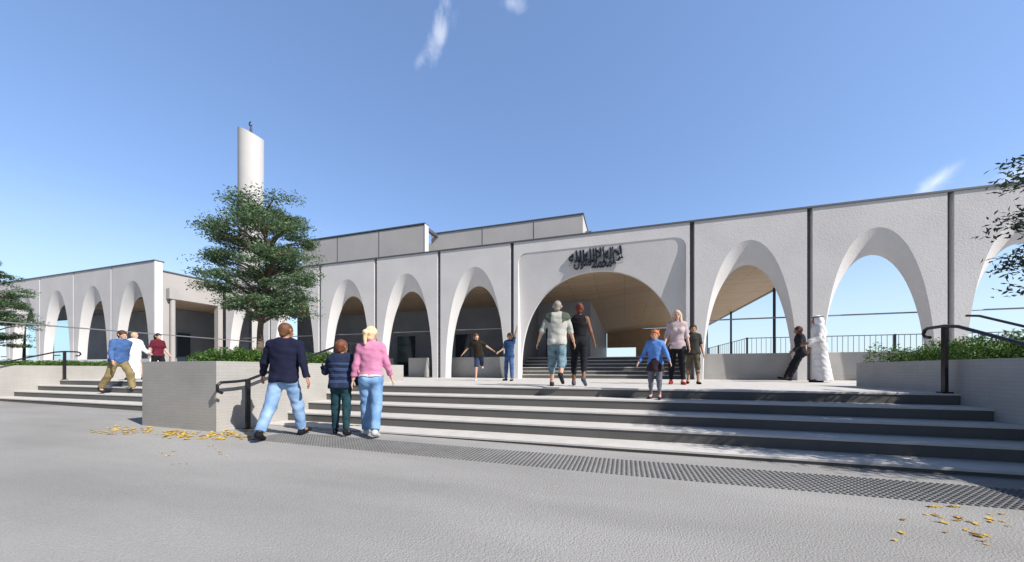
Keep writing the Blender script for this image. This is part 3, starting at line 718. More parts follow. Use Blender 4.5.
def person(label, cat, H, loc, yaw, pose, fit, h=.011, group=None, tilt=None):
    s = H/1.75; fem = fit.get('fem', 0); kid = fit.get('kid', 0); bulk = fit.get('bulk', 1.0)
    g = lambda k, d=0: pose.get(k, d)
    X, Y, Z = V3(1,0,0), V3(0,1,0), V3(0,0,1)
    pel = V3(0,0,.93)
    U = nrm(V3(math.sin(R(g('side'))), math.sin(R(g('lean'))), math.cos(R(g('lean'))))); Rt = nrm(X-U*np.dot(X,U)); Fw = np.cross(U, Rt)
    Rs = rot(Rt, U, R(g('twist'))); Fs = np.cross(U, Rs)
    sw = (.165 if fem else .19)*(.88 if kid else 1)*(.5+.5*bulk)
    hd = 1.16 if kid else 1.0
    J = {}
    for sg, nm in ((-1,'L'),(1,'R')):
        hip = pel+Rt*sg*.088-U*.02
        th, kn, ab = R(g('th'+nm)), R(g('kn'+nm)), R(g('ab'+nm, 3))
        d = V3(sg*math.sin(ab), math.sin(th)*math.cos(ab), -math.cos(th)*math.cos(ab)); knee = hip+d*.43
        d2 = V3(sg*math.sin(ab*.6), math.sin(th-kn), -math.cos(th-kn)); ank = knee+nrm(d2)*.41
        fp = R(g('fp'+nm)); td = nrm(V3(sg*.18, math.cos(fp), math.sin(fp)))
        un = nrm(Z*math.cos(fp)-Y*math.sin(fp))
        sh = pel+U*.485+Rs*sg*(sw-.005)
        sf, sa, el, ea = R(g('sf'+nm)), R(g('sa'+nm, 10)), R(g('el'+nm, 15)), R(g('ea'+nm, 0))
        ad = nrm(-U*math.cos(sf)*math.cos(sa)+Fs*math.sin(sf)*math.cos(sa)+Rs*sg*math.sin(sa)); elb = sh+ad*.29
        fd = nrm(-U*math.cos(sf+el)*math.cos(sa+ea)+Fs*math.sin(sf+el)*math.cos(sa+ea)+Rs*sg*math.sin(sa+ea)); wr = elb+fd*.25
        J[nm] = dict(hip=hip,knee=knee,ank=ank,td=td,un=un,sh=sh,elb=elb,wr=wr,fd=fd,sg=sg)
    zmin = min(np.dot(J[n_]['ank'],Z) - .075 - max(0, -.2*J[n_]['td'][2])*.9 for n_ in 'LR')
    nb = pel+U*.515; hdir = nrm(U*.7+Z*.3+Fs*math.sin(R(g('nod')))*.5+Rs*g('htilt',0)); ht = R(g('hturn'))
    Fh = rot(nrm(Fs-hdir*np.dot(Fs,hdir)), hdir, ht); Rh = np.cross(Fh, hdir); hc = nb+hdir*.175*1.0+Fh*.012
    BT = [Rt, Fw, U]; BS = [Rs, Fs, U]; BH = [Rh, Fh, hdir]
    pts = [hc+Z*.2, hc-Z*.1]+[J[n_][k] for n_ in 'LR' for k in ('knee','ank','elb','wr')]+[J[n_]['wr']+J[n_]['fd']*.22 for n_ in 'LR']+[J[n_]['ank']+J[n_]['td']*.25 for n_ in 'LR']
    lo = np.min(pts, 0)-.16; hi = np.max(pts, 0)+.16; lo = np.minimum(lo, V3(-.32,-.3,0)); hi = np.maximum(hi, V3(.32,.3,1))
    lo[2] = min(lo[2], zmin-.05)
    yw = R(yaw)
    root = empty('person', loc, label, cat, group, rz=yw); root.scale = (s,s,s)
    hh = h/s
    wst = (.118 if fem else .138)*bulk; chs = (.145 if fem else .168)*(.5+.5*bulk); hpw = (.165 if fem else .155)*(.5+.5*bulk)
    if kid: wst, chs, hpw = .122*bulk, .142*bulk, .14*bulk
    def torso(f, infl=0, k=.04, clips=()):
        f.cone(pel-U*.03, pel+U*.10, hpw, wst+.01, k, BT, [1,.66,.9], clips, infl=infl)
        f.cone(pel+U*.10, pel+U*.24, wst+.005, wst+.008, k, BT, [1,.66,1], clips, infl=infl)
        f.cone(pel+U*.24, pel+U*.38, wst+.008, chs, k, BS, [1,.68,1], clips, infl=infl)
        f.cone(pel+U*.38, pel+U*.42, chs, chs-.015, k, BS, [1,.66,1], clips, infl=infl)
        f.cone(pel+U*.462-Rs*(sw-.055), pel+U*.462+Rs*(sw-.055), .058, .058, k, clips=clips, infl=infl)
        for sg in (-1,1): f.cone(nb+U*.01+Rs*sg*.025, pel+U*.485+Rs*sg*(sw-.04), .042, .046, .035, clips=clips, infl=infl)
        if fem and not kid:
            for sg in (-1,1): f.cone(pel+U*.335+Rs*sg*.065+Fs*.065, pel+U*.33+Rs*sg*.065+Fs*.075, .055, .050, k, clips=clips, infl=infl)
        for sg in (-1,1): f.cone(pel-U*.045+Rt*sg*.068-Fw*.045, pel-U*.05+Rt*sg*.068-Fw*.05, .088, .085, k, clips=clips, infl=infl)
    lk = .92 if kid else 1; lk *= (.6+.4*bulk)
    def leg(f, j, i0=0, i1=0, i2=0, to=2.0, k=.025, calf=True):
        c = []
        if to <= 1: e = j['hip']+(j['knee']-j['hip'])*to; c = [(e, nrm(j['knee']-j['hip']))]
        f.cone(j['hip'], j['knee'], (.086+i0)*lk, (.056+i1)*lk, k, clips=c)
        if to > 1:
            t = to-1; d = j['ank']-j['knee']; e = j['knee']+d*t
            f.cone(j['knee'], e, (.055+i1)*lk, ((.055+(.036-.055)*t)+i1+(i2-i1)*t)*lk, k, clips=[(e, nrm(d))])
            if calf: f.cone(j['knee']+d*.2-nrm(np.cross(V3(1,0,0),-d))*.0+V3(0,-.02,0), j['knee']+d*.45+V3(0,-.012,0), .05*lk+i1*.6, .042*lk+i1*.6, k)
    def arm(f, j, i0=0, i1=0, to=2.0, k=.02):
        c = []
        if to <= 1: e = j['sh']+(j['elb']-j['sh'])*to; c = [(e, nrm(j['elb']-j['sh']))]
        f.cone(j['sh'], j['elb'], (.050+i0)*lk, (.038+i0)*lk, k, clips=c)
        if to > 1:
            t = to-1; d = j['wr']-j['elb']; e = j['elb']+d*t
            f.cone(j['elb'], e, (.038+i0)*lk, ((.038-.012*t)+i1)*lk, k, clips=[(e, nrm(d))])
    # ---- body
    f = Field(lo, hi, hh); torso(f)
    f.cone(pel+U*.47, nb+hdir*.09, .058 if not fem else .048, .05 if not fem else .043, .03)
    f.cone(hc, hc, 1*hd, 1*hd, .012, BH, [.073,.093,.112]) if False else None
    f.cone(hc+hdir*.02-Fh*.01, hc+hdir*.025-Fh*.012, .092*hd, .092*hd, .02, BH, [.82,1,1.02])
    f.cone(hc-hdir*.03+Fh*.03, hc-hdir*.082+Fh*.062, .062*hd, .030*hd, .03, BH, [.95,1,1])
    f.cone(hc-hdir*.0+Fh*.088, hc-hdir*.030+Fh*.108, .010, .016, .010)       # nose
    f.cone(hc+hdir*.018+Fh*.082-Rh*.03, hc+hdir*.018+Fh*.082+Rh*.03, .014, .014, .012)  # brow
    f.cone(hc-hdir*.055+Fh*.088-Rh*.014, hc-hdir*.055+Fh*.088+Rh*.014, .010, .010, .010) # lips
    for sg in (-1,1):
        f.cone(hc+Rh*sg*.078*hd-hdir*.02, hc+Rh*sg*.088*hd+hdir*.015-Fh*.008, .012, .018, .008)   # ears
        f.cone(hc+Rh*sg*.032+Fh*.10+hdir*.0, hc+Rh*sg*.032+Fh*.11, .008, .008, neg=True) 
    for n_ in 'LR':
        j = J[n_]; sg = j['sg']; leg(f, j); arm(f, j)
        f.cone(j['ank'], j['ank']+j['td']*.13-j['un']*.045, .038, .03, .02)
        # hand: palm, four fingers, thumb
        fd = j['fd']; pn = nrm(Rs*sg - fd*np.dot(Rs*sg, fd)); sd = nrm(np.cross(fd, pn))*sg
        if np.dot(sd, Fs) < 0: sd = -sd
        fs = .93 if (fem or kid) else 1
        f.cone(j['wr'], j['wr']+fd*.075*fs, .026, .036, .012, [pn, sd, fd], [.5,1,1])
        if h < .013:
            for q, (off, ln) in enumerate(((.027,.070),(.009,.078),(-.009,.072),(-.026,.056))):
                kn_ = j['wr']+fd*.085*fs+sd*off; cu = g('curl', .5)
                mid = kn_+nrm(fd-pn*cu*.5)*ln*.55; f.cone(kn_, mid, .0095, .0085, .004); f.cone(mid, mid+nrm(fd-pn*cu*1.4)*ln*.5, .0085, .007, .003)
            tb = j['wr']+fd*.03+sd*.024; tm = tb+nrm(fd*.7+sd*.75-pn*.2)*.042
            f.cone(tb, tm, .013, .0105, .008); f.cone(tm, tm+nrm(fd+sd*.25-pn*.3)*.032, .0105, .008, .004)
    sk = fit['skin']; skm = mat('skin', sk, .55, c2=tuple(x*.9 for x in sk), scale=12, spec=.35)
    def put(nm, fld, ml):
        me = fld.mesh(nm, ml); o = link(nm, me, None, root); o.location = (0,0,-zmin); return o
    put('body', f, skm)
    # ---- clothes
    rsd = hash(label) % 17
    rsd = sum(map(ord, label)) % 17
    robe = fit.get('robe')
    if 'bottom' in fit and not robe:
        c, to, i0, i2 = fit['bottom']; fb = Field(lo, hi, hh)
        torso(fb, .012, .04, [(pel+U*.115, U)])
        for n_ in 'LR': leg(fb, J[n_], .014, .014+i2*.35, i2, to, .03)
        fb.wrinkle(.0045, rsd); put('shorts' if to < 1.3 else 'trousers', fb, c)
    if 'skirt' in fit:
        c, ln = fit['skirt']; fb = Field(lo, hi, hh)
        fb.cone(pel+U*.08, pel-Z*ln, .145, .23, .02, [X,Y,Z], [1,.85,1], [(pel-Z*ln, -Z),(pel+U*.11, U)]); fb.wrinkle(.008, rsd); put('skirt', fb, c)
    if 'top' in fit and not robe:
        c, to, hem, inf = fit['top']; ft = Field(lo, hi, hh); nk = fit.get('neck', .515)
        torso(ft, .021+inf, .04)
        if to > 0: ft.cone(pel+U*.47, nb+hdir*.06, .068, .060, .02)
        ft.cone(pel+U*hem, pel+U*.1, hpw+.01+inf, wst+.015+inf, .03, BT, [1,.7,1])
        ft.cone(J['L']['hip']+U*.02, J['R']['hip']+U*.02, .100+inf, .100+inf, .03)
        ft.clip(pel+U*hem, -U); ft.clip(nb+U*(nk-.515+.082), nrm(U-Fs*.3))
        if to == 0:
            for sg in (-1,1): ft.cone(pel+U*.50+Rs*sg*(sw+.02), pel+U*.40+Rs*sg*(sw+.04), .075, .07, neg=True)
        else:
            for n_ in 'LR': arm(ft, J[n_], .011+inf*.6, .012+inf*.6, to, .03)
        ft.wrinkle(.0050, rsd+2); put(fit.get('topname', 'shirt'), ft, c)
    if robe:
        ft = Field(lo, hi, hh); torso(ft, .03, .06)
        ft.cone(pel+U*.47, nb+hdir*.03, .072, .058, .02)
        zb = zmin+.05; fl = fit.get('flare', .24)
        bk = pel*1.0; bk = V3(g('hemx',0), g('hemy',0), zb)
        ft.cone(pel+U*.15, bk, .165, fl, .06, [X,Y,Z], [1,.78,1], [(V3(0,0,zb), -Z)])
        for n_ in 'LR':
            arm(ft, J[n_], .03, .045, 1.92, .03)
        ft.wrinkle(.005, rsd); put('robe', ft, robe)
    # bands (stripes, belts)
    for (c, z0, z1, nm) in fit.get('bands', []):
        ft = Field(lo, hi, hh); torso(ft, .0265+fit['top'][3], .04); ft.clip(pel+U*z0, -U); ft.clip(pel+U*z1, U); ft.wrinkle(.0036, rsd+2); put(nm, ft, c)
    if fit.get('panels'):
        for sg in (-1,1):
            ft = Field(lo, hi, hh); torso(ft, .0255+fit['top'][3], .04); arm(ft, J['L' if sg < 0 else 'R'], .015, .015, .3, .03)
            ft.clip(pel+Rs*sg*.105, -Rs*sg); ft.clip(pel+U*.27, -nrm(U-Rs*sg*.6)); ft.wrinkle(.0050, rsd+2); put('side_panel', ft, fit['panels'])
    # ---- shoes
    c = fit['shoe']
    for n_ in 'LR':
        j = J[n_]; hl = j['ank']-j['td']*.035-j['un']*.035; toe = j['ank']+j['td']*.165-j['un']*.047
        l2 = np.minimum(hl, toe)-.1; h2 = np.maximum(hl, toe)+.12; fs_ = Field(l2, h2, hh*.8)
        sole = j['ank']-j['un']*.075
        side = np.cross(j['td'], j['un'])
        fs_.cone(hl, toe, .046, .036, .01, [j['td'],side,j['un']], [1,.95,.95], [(sole, -j['un'])])
        fs_.cone(hl+j['td']*.02, j['ank']+j['un']*fit.get('boot',.01), .042, .044, .02, clips=[(j['ank']+j['un']*fit.get('boot',.02), j['un'])])
        put('shoe', fs_, c)
    # ---- hair
    hs, hcol = fit['hair']; hm = mat('hair', hcol, .6, c2=tuple(min(1,x*1.6) for x in hcol), scale=30, stretch=(1,1,.2), bump=.6, bscale=80, spec=.4)
    fh = Field(hc-.42, hc+.26, hh*.85); r0 = .098*hd + (.010 if hs != 'short' else .002)
    if hs == 'scarf':
        fh.cone(hc+hdir*.02-Fh*.012, hc-hdir*.03-Fh*.03, .112, .115, .01, BH, [.9,1,1], [(hc+Fh*.062, Fh)])
        fh.cone(hc-hdir*.03-Fh*.04, nb-U*.16-Fs*.07, .11, .16, .04, BH, [.95,.62,1], [(hc+Fh*.03, Fh)])
        put('headscarf', fh, hm)
        fa = Field(hc-.2, hc+.22, hh*.8)
        for i in range(18):
            a0 = 2*math.pi*i/18; a1 = 2*math.pi*(i+1)/18
            P_ = [hc+hdir*.078-Fh*.012+Rh*.098*math.cos(a)+Fh*.108*math.sin(a) for a in (a0,a1)]
            fa.cone(P_[0], P_[1], .0135, .0135, .004)
        put('head_cord', fa, M['dark_metal'])
    else:
        cl = [(hc+Fh*.045-hdir*.0, nrm(Fh*1.0-hdir*.75))]
        fh.cone(hc+hdir*.028-Fh*.014, hc+hdir*.03-Fh*.016, r0, r0, .01, BH, [.83,1,1.0], cl)
        fh.cone(hc+hdir*.01-Fh*.03, hc-hdir*.05-Fh*.045, .078*hd, .058*hd, .02, BH, [1,1,1], cl)
        if hs == 'pony':
            b0 = hc-Fh*.105+hdir*.04; fh.cone(b0, b0-Fh*.045-hdir*.02, .035, .040, .01); fh.cone(b0-Fh*.045-hdir*.02, b0-Fh*.05-Z*.20, .04, .018, .02)
        if hs == 'long':
            for sg in (-1,1): fh.cone(hc+Rh*sg*.068-Fh*.01, hc+Rh*sg*.085-Z*.30+Fh*.06, .044, .036, .03)
            fh.cone(hc-Fh*.06, hc-Fh*.06-Z*.24, .075, .06, .03, BH, [1,.7,1])
        if hs == 'bun': 
            fh.cone(hc-Fh*.10+hdir*.06, hc-Fh*.11+hdir*.065, .04, .04, .015)
        if hs == 'pigtails':
            for sg in (-1,1): fh.cone(hc+Rh*sg*.07+hdir*.09-Fh*.02, hc+Rh*sg*.095+hdir*.13-Fh*.03, .024, .014, .01)
        fh.wrinkle(.003, rsd); put('hair', fh, hm)
    if fit.get('face', 0):
        for sg in (-1,1):
            fe = Field(hc-.14, hc+.16, hh*.45); p = hc+Rh*sg*.031+Fh*.0915+hdir*.002; fe.cone(p-Rh*.006, p+Rh*.006, .0085, .0085, 0); put('eye', fe, M['eye'])
        fe = Field(hc-.16, hc+.16, hh*.45); p = hc-hdir*.055+Fh*.0965; fe.cone(p-Rh*.016, p+Rh*.016, .005, .005, 0); put('mouth', fe, M['lip'])
    root['j'] = 0; del root['j']
    return root
M['eye'] = mat('eye', (.03,.02,.02), .3); M['lip'] = mat('lip', (.30,.09,.08), .5)
jeans = cloth((.15,.27,.47), c2=(.34,.49,.70), scale=5); jeans2 = cloth((.12,.24,.44), c2=(.25,.42,.66), scale=5)
navy = cloth((.012,.014,.040)); black = cloth((.012,.012,.016)); khaki = cloth((.20,.155,.075), c2=(.29,.23,.12))
white = cloth((.66,.66,.66), c2=(.58,.58,.60)); pink = cloth((.62,.25,.40), c2=(.52,.19,.33)); 
WS = (.60,.36,.25); BS_ = (.22,.105,.06); OS = (.42,.24,.15)
def at(px, zw): return unproj(px, zw)
A = lambda px, zw, z: (*at(px, zw), z)
walkA = dict(lean=4, thL=26, knL=8, fpL=10, thR=-20, knR=22, fpR=-28, sfL=-16, elL=18, sfR=16, elR=22)
walkB = dict(lean=4, thR=26, knR=8, fpR=10, thL=-18, knL=24, fpL=-28, sfR=-16, elR=18, sfL=16, elL=22)
P1 = A(284, 5.38, 0); P1 = (P1[0], P1[1], gz(P1[0]))
person('man in a navy jumper and light jeans walking towards the steps, back to us', 'person', 1.80, P1, 22, dict(walkB, thR=19, knR=8, thL=-18, knL=14, fpL=-20, abL=4, abR=5, saL=20, saR=17, elL=28, sfL=10, elR=12, hturn=-28, twist=6),
       dict(skin=(.42,.20,.12), bulk=1.10, top=(navy,1.97,-.09,.006), topname='jumper', bottom=(jeans,1.95,.006,.026), shoe=black, hair=('short',(.10,.045,.02))), h=.009)
P2 = A(341, 5.60, 0); P2 = (P2[0], P2[1], gz(P2[0]))
person('boy in a dark striped puffer waistcoat between the two adults', 'person', 1.50, P2, 30, dict(lean=2, thL=10, knL=6, thR=-6, knR=10, fpR=-12, sfL=22, elL=95, saL=24, sfR=4, saR=12, elR=18, hturn=-40),
       dict(skin=(.38,.19,.12), kid=1, bulk=1.18, top=(cloth((.02,.03,.07)),1.9,-.07,.02), topname='waistcoat', bottom=(cloth((.012,.03,.04), c2=(.02,.07,.09)),1.93,.02,.02), shoe=black, hair=('bun',(.12,.04,.02)),
            bands=[(cloth((.045,.07,.15)),.02,.085,'stripe'),(cloth((.045,.07,.15)),.13,.195,'stripe'),(cloth((.045,.07,.15)),.24,.305,'stripe'),(cloth((.045,.07,.15)),.35,.40,'stripe')]), h=.009)
P3 = A(371, 5.55, 0); P3 = (P3[0], P3[1], gz(P3[0]))
person('woman with a blond ponytail in a pink top and blue jeans', 'person', 1.74, P3, 30, dict(lean=2, thL=12, knL=10, abL=0, thR=-10, knR=16, fpR=-16, abR=1, sfL=-4, saL=12, elL=14, sfR=6, saR=15, elR=20, hturn=-30),
       dict(skin=(.66,.42,.32), fem=1, bulk=1.0, top=(pink,1.75,.02,.006), neck=.53, bottom=(jeans2,1.97,.0,.034), shoe=cloth((.6,.6,.62)), hair=('pony',(.56,.42,.26)),
            bands=[(white,.015,.05,'hem')]), h=.009)
person('boy in a brown T-shirt and navy shorts running with arms spread', 'person', 1.50, A(479, 11.2, PZ), 205, dict(lean=10, side=10, thR=14, knR=10, thL=-30, knL=70, fpL=-45, sfL=20, saL=42, elL=20, sfR=-24, saR=50, elR=30, hturn=20),
       dict(skin=WS, kid=1, face=1, top=(cloth((.03,.022,.014)),.8,-.06,.01), bottom=(cloth((.03,.045,.11)),.95,.03,.03), shoe=white, hair=('pony' if 0 else 'full',(.08,.03,.012))), h=.012)
person('boy in a blue T-shirt and jeans waving one arm by the entrance pier', 'person', 1.48, A(509, 10.9, PZ), 172, dict(thL=4, thR=-3, abL=5, abR=5, sfL=160, saL=18, elL=8, sfR=20, saR=12, elR=40, side=-3),
       dict(skin=OS, kid=1, face=1, top=(cloth((.035,.085,.20)),.8,-.07,.01), bottom=(cloth((.04,.09,.22), c2=(.08,.15,.3)),1.93,.02,.03), shoe=navy, hair=('full',(.05,.022,.01))), h=.012)
person('man in a pale T-shirt with dark shoulder panels and knee-length denim shorts', 'person', 1.78, A(557, 7.15, PZ), 4, dict(walkA, thL=14, knL=6, thR=-16, knR=38, fpR=-45, saL=22, saR=14, elL=22, sfL=-2, elR=10, hturn=6),
       dict(skin=WS, bulk=1.04, panels=cloth((.10,.12,.09)), top=(cloth((.50,.50,.46)),1.25,-.09,.006), bottom=(cloth((.09,.16,.20), c2=(.20,.30,.35)),1.18,.03,.05), shoe=cloth((.03,.03,.035)), hair=('short',(.22,.19,.16))), h=.010)
person('woman in a black vest and cropped black leggings beside the man in denim shorts', 'person', 1.76, A(579, 7.4, PZ), 2, dict(walkB, thR=-14, knR=22, fpR=-30, thL=12, knL=5, fpL=4, sfR=4, saR=16, elR=16, sfL=-4, saL=10, elL=14, hturn=8),
       dict(skin=BS_, fem=1, top=(black,0,-.05,-.004), neck=.50, bottom=(cloth((.014,.015,.02)),1.72,-.008,-.004), shoe=cloth((.10,.11,.16)), hair=('bun',(.10,.02,.012))), h=.010)
gx = at(655, 6.15)
person('small red-haired girl in a bright blue jumper stepping down the stairs', 'person', 1.20, (gx[0], 6.58, PZ-RS), 165, dict(lean=2, thL=14, knL=14, thR=-4, knR=6, sfL=8, saL=22, elL=20, sfR=4, saR=22, elR=26),
       dict(skin=(.66,.38,.27), kid=1, bulk=1.05, face=1, top=(cloth((.10,.24,.62), c2=(.14,.30,.70)),1.9,-.06,.004), skirt=(cloth((.05,.03,.04)),.22), bottom=(cloth((.17,.18,.22)),1.97,-.004,-.002), shoe=cloth((.06,.04,.10)), hair=('pigtails',(.45,.12,.03))), h=.010)
person('woman with long fair hair in a pale pink blouse, black trousers and red shoes', 'person', 1.74, A(677, 8.2, PZ), 176, dict(thL=5, knL=4, thR=-4, knR=6, saL=10, saR=14, elL=12, elR=24, sfR=6),
       dict(skin=(.60,.36,.27), fem=1, bulk=.94, face=1, top=(cloth((.46,.36,.39), c2=(.54,.45,.47)),1.2,-.10,.0), bottom=(black,1.9,-.002,.008), shoe=cloth((.55,.03,.025)), hair=('long',(.50,.36,.24)), boot=-.005), h=.010)
person('boy in a dark T-shirt and olive shorts standing beside the fair-haired woman', 'person', 1.44, A(693, 8.5, PZ), 178, dict(thL=12, knL=10, thR=-6, knR=6, saL=10, saR=10, elL=12, elR=14, sfL=4),
       dict(skin=OS, kid=1, face=1, top=(cloth((.05,.05,.045)),.85,-.08,.012), bottom=(cloth((.13,.11,.07)),1.02,.03,.035), shoe=black, hair=('full',(.04,.02,.01))), h=.011)
person('man in a dark suit leaning back against the pier right of the entrance', 'person', 1.76, (5.24, 13.2, PZ), 76, dict(lean=2, thL=20, knL=0, thR=28, knR=4, sfL=8, saL=14, elL=40, sfR=-14, saR=18, elR=10, nod=14, fpL=8, fpR=8),
       dict(skin=(.30,.15,.10), top=(cloth((.018,.02,.028)),1.95,-.12,.016), topname='jacket', bottom=(cloth((.015,.016,.022)),1.95,.01,.015), shoe=black, hair=('full',(.06,.02,.01))), h=.012)
person('man in a long white robe and white headscarf standing by the leaning man', 'person', 1.84, A(819, 9.6, PZ), 78, dict(thL=3, thR=-3, saL=10, saR=8, elL=48, elR=30, sfL=14, sfR=0, lean=2, nod=4, hemy=-.07),
       dict(skin=(.32,.15,.09), bulk=1.1, robe=cloth((.70,.69,.70), c2=(.62,.61,.63)), flare=.27, shoe=black, hair=('scarf',(.68,.67,.68))), h=.011)
LZ = at(134, 10.4)
person('man in a blue hooded jacket and khaki trousers climbing the left steps', 'person', 1.84, (LZ[0], 6.12, PZ-2*RS), -78, dict(lean=10, thR=-18, knR=18, fpR=-26, thL=34, knL=26, fpL=2, sfL=-20, elL=20, sfR=12, elR=25, abL=2),
       dict(skin=WS, bulk=.96, top=(cloth((.055,.12,.30), c2=(.08,.16,.36)),1.9,-.05,.014), topname='jacket', bottom=(khaki,1.93,.03,.035), shoe=cloth((.03,.03,.03)), hair=('full',(.05,.02,.012))), h=.012)
person('figure in a long white robe walking beyond the man in the blue jacket', 'person', 1.62, A(134.5, 11.9, PZ), -75, dict(thL=14, thR=-10, elL=40, sfL=15, elR=20),
       dict(skin=(.60,.40,.32), robe=cloth((.74,.74,.74), c2=(.68,.68,.68)), flare=.22, shoe=black, hair=('full',(.5,.34,.2))), h=.014)
person('woman with a dark ponytail in a maroon top seen above the planter', 'person', 1.66, A(158, 12.5, PZ), -80, dict(thL=14, thR=-10, sfL=10, elL=25, sfR=-10, elR=20, saR=14),
       dict(skin=(.62,.40,.32), fem=1, top=(cloth((.13,.015,.03)),.8,-.04,.008), bottom=(black,1.9,0,.01), shoe=black, hair=('pony',(.03,.012,.012))), h=.014)
# ------------------------------------------------------------------ sun and sky
SUN = Vector((1, -.30, .85)).normalized()
sd = bpy.data.lights.new('sun', 'SUN'); sd.energy = 5.0; sd.angle = R(.5); sd.color = (1,.95,.885)
so = bpy.data.objects.new('sun', sd); COL.objects.link(so); so.rotation_euler = SUN.to_track_quat('Z', 'Y').to_euler()
w = bpy.data.worlds.new('World'); scene.world = w; w.use_nodes = True; nt = w.node_tree
bg = nt.nodes['Background']; bg.inputs['Strength'].default_value = .128
sky = nt.nodes.new('ShaderNodeTexSky'); sky.sky_type = 'NISHITA'; sky.sun_disc = False
sky.sun_elevation = math.asin(SUN.z); sky.sun_rotation = math.atan2(SUN.x, SUN.y)
sky.air_density = 1.15; sky.dust_density = .6; sky.ozone_density = 2.2
tc = nt.nodes.new('ShaderNodeTexCoord')
def pdir(px, py):
    r_, u_ = (px-CXP)/F, (HOR-py)/F
    return Vector((KX*r_-KY, KY*r_+KX, u_)).normalized()
gm = nt.nodes.new('ShaderNodeGamma'); gm.inputs['Gamma'].default_value = .70; nt.links.new(sky.outputs['Color'], gm.inputs['Color'])
tn = nt.nodes.new('ShaderNodeMixRGB'); tn.blend_type = 'MULTIPLY'; tn.inputs['Fac'].default_value = 1; tn.inputs['Color2'].default_value = (1.36,1.63,2.14,1)
nt.links.new(gm.outputs['Color'], tn.inputs['Color1'])
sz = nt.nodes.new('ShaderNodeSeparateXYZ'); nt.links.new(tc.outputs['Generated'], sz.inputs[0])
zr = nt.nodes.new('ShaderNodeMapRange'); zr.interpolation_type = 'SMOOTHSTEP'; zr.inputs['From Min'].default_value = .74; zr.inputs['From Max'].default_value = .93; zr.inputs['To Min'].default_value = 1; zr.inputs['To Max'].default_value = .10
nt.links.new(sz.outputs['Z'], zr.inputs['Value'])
zv = nt.nodes.new('ShaderNodeVectorMath'); zv.operation = 'SCALE'; nt.links.new(tn.outputs['Color'], zv.inputs[0]); # added dimming: unseen sky overhead and behind the viewer is darkened to deepen shade
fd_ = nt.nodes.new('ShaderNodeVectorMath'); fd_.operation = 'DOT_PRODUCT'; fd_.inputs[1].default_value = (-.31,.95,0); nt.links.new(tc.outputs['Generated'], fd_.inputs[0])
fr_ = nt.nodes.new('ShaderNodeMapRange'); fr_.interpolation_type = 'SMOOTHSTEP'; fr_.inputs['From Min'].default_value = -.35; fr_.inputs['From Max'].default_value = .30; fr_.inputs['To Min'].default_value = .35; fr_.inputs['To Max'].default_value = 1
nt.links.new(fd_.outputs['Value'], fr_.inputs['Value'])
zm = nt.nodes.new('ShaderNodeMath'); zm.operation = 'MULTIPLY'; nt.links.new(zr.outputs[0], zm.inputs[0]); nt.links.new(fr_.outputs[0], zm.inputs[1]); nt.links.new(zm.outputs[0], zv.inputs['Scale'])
hz_ = nt.nodes.new('ShaderNodeMapRange'); hz_.interpolation_type = 'SMOOTHSTEP'; hz_.inputs['From Min'].default_value = 0; hz_.inputs['From Max'].default_value = .38; hz_.inputs['To Min'].default_value = .5; hz_.inputs['To Max'].default_value = 0
nt.links.new(sz.outputs['Z'], hz_.inputs['Value'])
hm_ = nt.nodes.new('ShaderNodeMath'); hm_.operation = 'MULTIPLY'; nt.links.new(hz_.outputs[0], hm_.inputs[0])
nt.links.new(fr_.outputs[0], hm_.inputs[1])
hx_ = nt.nodes.new('ShaderNodeMixRGB'); hx_.inputs['Color2'].default_value = (5.6,6.9,7.4,1); nt.links.new(hm_.outputs[0], hx_.inputs['Fac']); nt.links.new(zv.outputs[0], hx_.inputs['Color1']); col = hx_.outputs['Color']
noi = nt.nodes.new('ShaderNodeTexNoise'); noi.inputs['Scale'].default_value = 14; noi.inputs['Detail'].default_value = 7; noi.inputs['Roughness'].default_value = .62; noi.inputs['Distortion'].default_value = .6
nt.links.new(tc.outputs['Generated'], noi.inputs['Vector'])
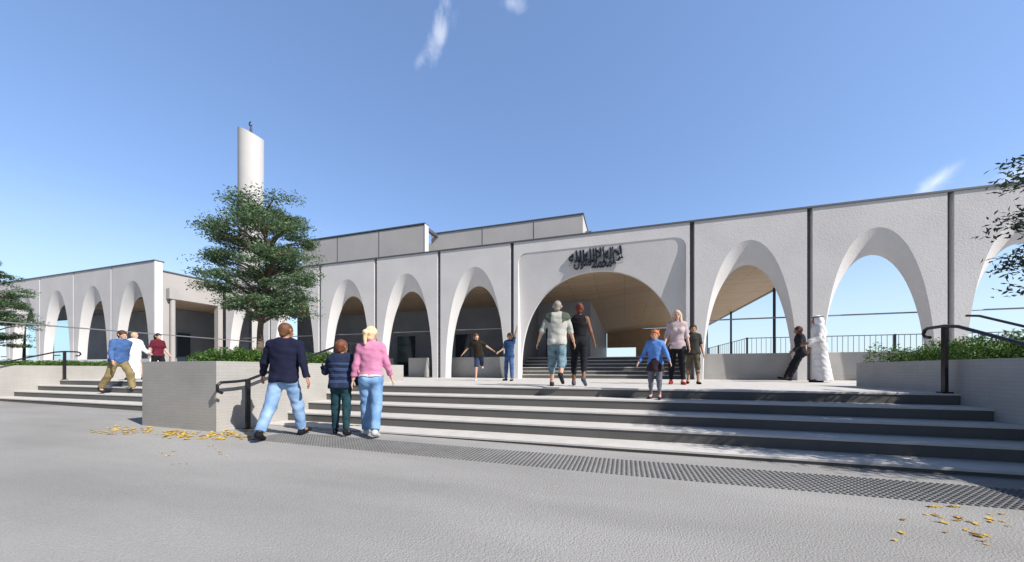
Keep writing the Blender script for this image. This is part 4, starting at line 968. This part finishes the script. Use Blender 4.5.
for (px, py, rx_, ry_, ang_, amt) in ((441,34,.030,.075,28,.9),(420,60,.012,.03,30,.3),(447,2,.02,.03,20,.5),(512,3,.035,.02,10,.6),(936,181,.022,.05,-38+90,1.0),(905,199,.012,.08,80,.35),(1030,172,.03,.06,80,.7)):
    d = pdir(px, py); e1 = Vector((0,0,1)).cross(d).normalized(); e2 = d.cross(e1)
    ca, sa_ = math.cos(R(ang_)), math.sin(R(ang_)); f1 = (e1*ca+e2*sa_)/rx_; f2 = (e2*ca-e1*sa_)/ry_
    sb = nt.nodes.new('ShaderNodeVectorMath'); sb.operation = 'SUBTRACT'; sb.inputs[1].default_value = d; nt.links.new(tc.outputs['Generated'], sb.inputs[0])
    cx_ = nt.nodes.new('ShaderNodeCombineXYZ')
    for q_, ff in enumerate((f1, f2, d*8)):
        dt = nt.nodes.new('ShaderNodeVectorMath'); dt.operation = 'DOT_PRODUCT'; dt.inputs[1].default_value = ff
        nt.links.new(sb.outputs[0], dt.inputs[0]); nt.links.new(dt.outputs['Value'], cx_.inputs[q_])
    ln = nt.nodes.new('ShaderNodeVectorMath'); ln.operation = 'LENGTH'; nt.links.new(cx_.outputs[0], ln.inputs[0])
    mr = nt.nodes.new('ShaderNodeMapRange'); mr.inputs['From Min'].default_value = 0; mr.inputs['From Max'].default_value = 1; mr.inputs['To Min'].default_value = 1; mr.inputs['To Max'].default_value = 0
    nt.links.new(ln.outputs['Value'], mr.inputs['Value'])
    mu = nt.nodes.new('ShaderNodeMath'); mu.operation = 'MULTIPLY_ADD'; mu.inputs[1].default_value = .55; nt.links.new(mr.outputs[0], mu.inputs[0]); nt.links.new(noi.outputs['Fac'], mu.inputs[2])
    m2 = nt.nodes.new('ShaderNodeMapRange'); m2.interpolation_type = 'SMOOTHSTEP'; m2.inputs['From Min'].default_value = .62; m2.inputs['From Max'].default_value = 1.15; m2.inputs['To Max'].default_value = .45*amt
    nt.links.new(mu.outputs[0], m2.inputs['Value'])
    m3 = nt.nodes.new('ShaderNodeMath'); m3.operation = 'MULTIPLY'; nt.links.new(m2.outputs[0], m3.inputs[0])
    m4 = nt.nodes.new('ShaderNodeMath'); m4.operation = 'GREATER_THAN'; m4.inputs[1].default_value = 0; nt.links.new(mr.outputs[0], m4.inputs[0]); nt.links.new(m4.outputs[0], m3.inputs[1])
    mx = nt.nodes.new('ShaderNodeMixRGB'); mx.inputs['Color2'].default_value = (9,9.2,9.6,1); nt.links.new(m3.outputs[0], mx.inputs['Fac']); nt.links.new(col, mx.inputs['Color1']); col = mx.outputs['Color']
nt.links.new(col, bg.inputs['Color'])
# ------------------------------------------------------------------ camera
cd = bpy.data.cameras.new('camera'); co = bpy.data.objects.new('camera', cd); COL.objects.link(co)
cd.sensor_width = 36; cd.lens = F/1024*36; cd.shift_y = (HOR-281)/1024; cd.clip_end = 3000; cd.clip_start = .05
co.location = (0,0,HC); co.rotation_euler = (R(90), 0, math.atan2(KY, KX))
scene.camera = co
scene.render.resolution_x = 1024; scene.render.resolution_y = 562
scene.view_settings.view_transform = 'Standard'; scene.view_settings.look = 'None'; scene.view_settings.exposure = .27; scene.view_settings.gamma = 1
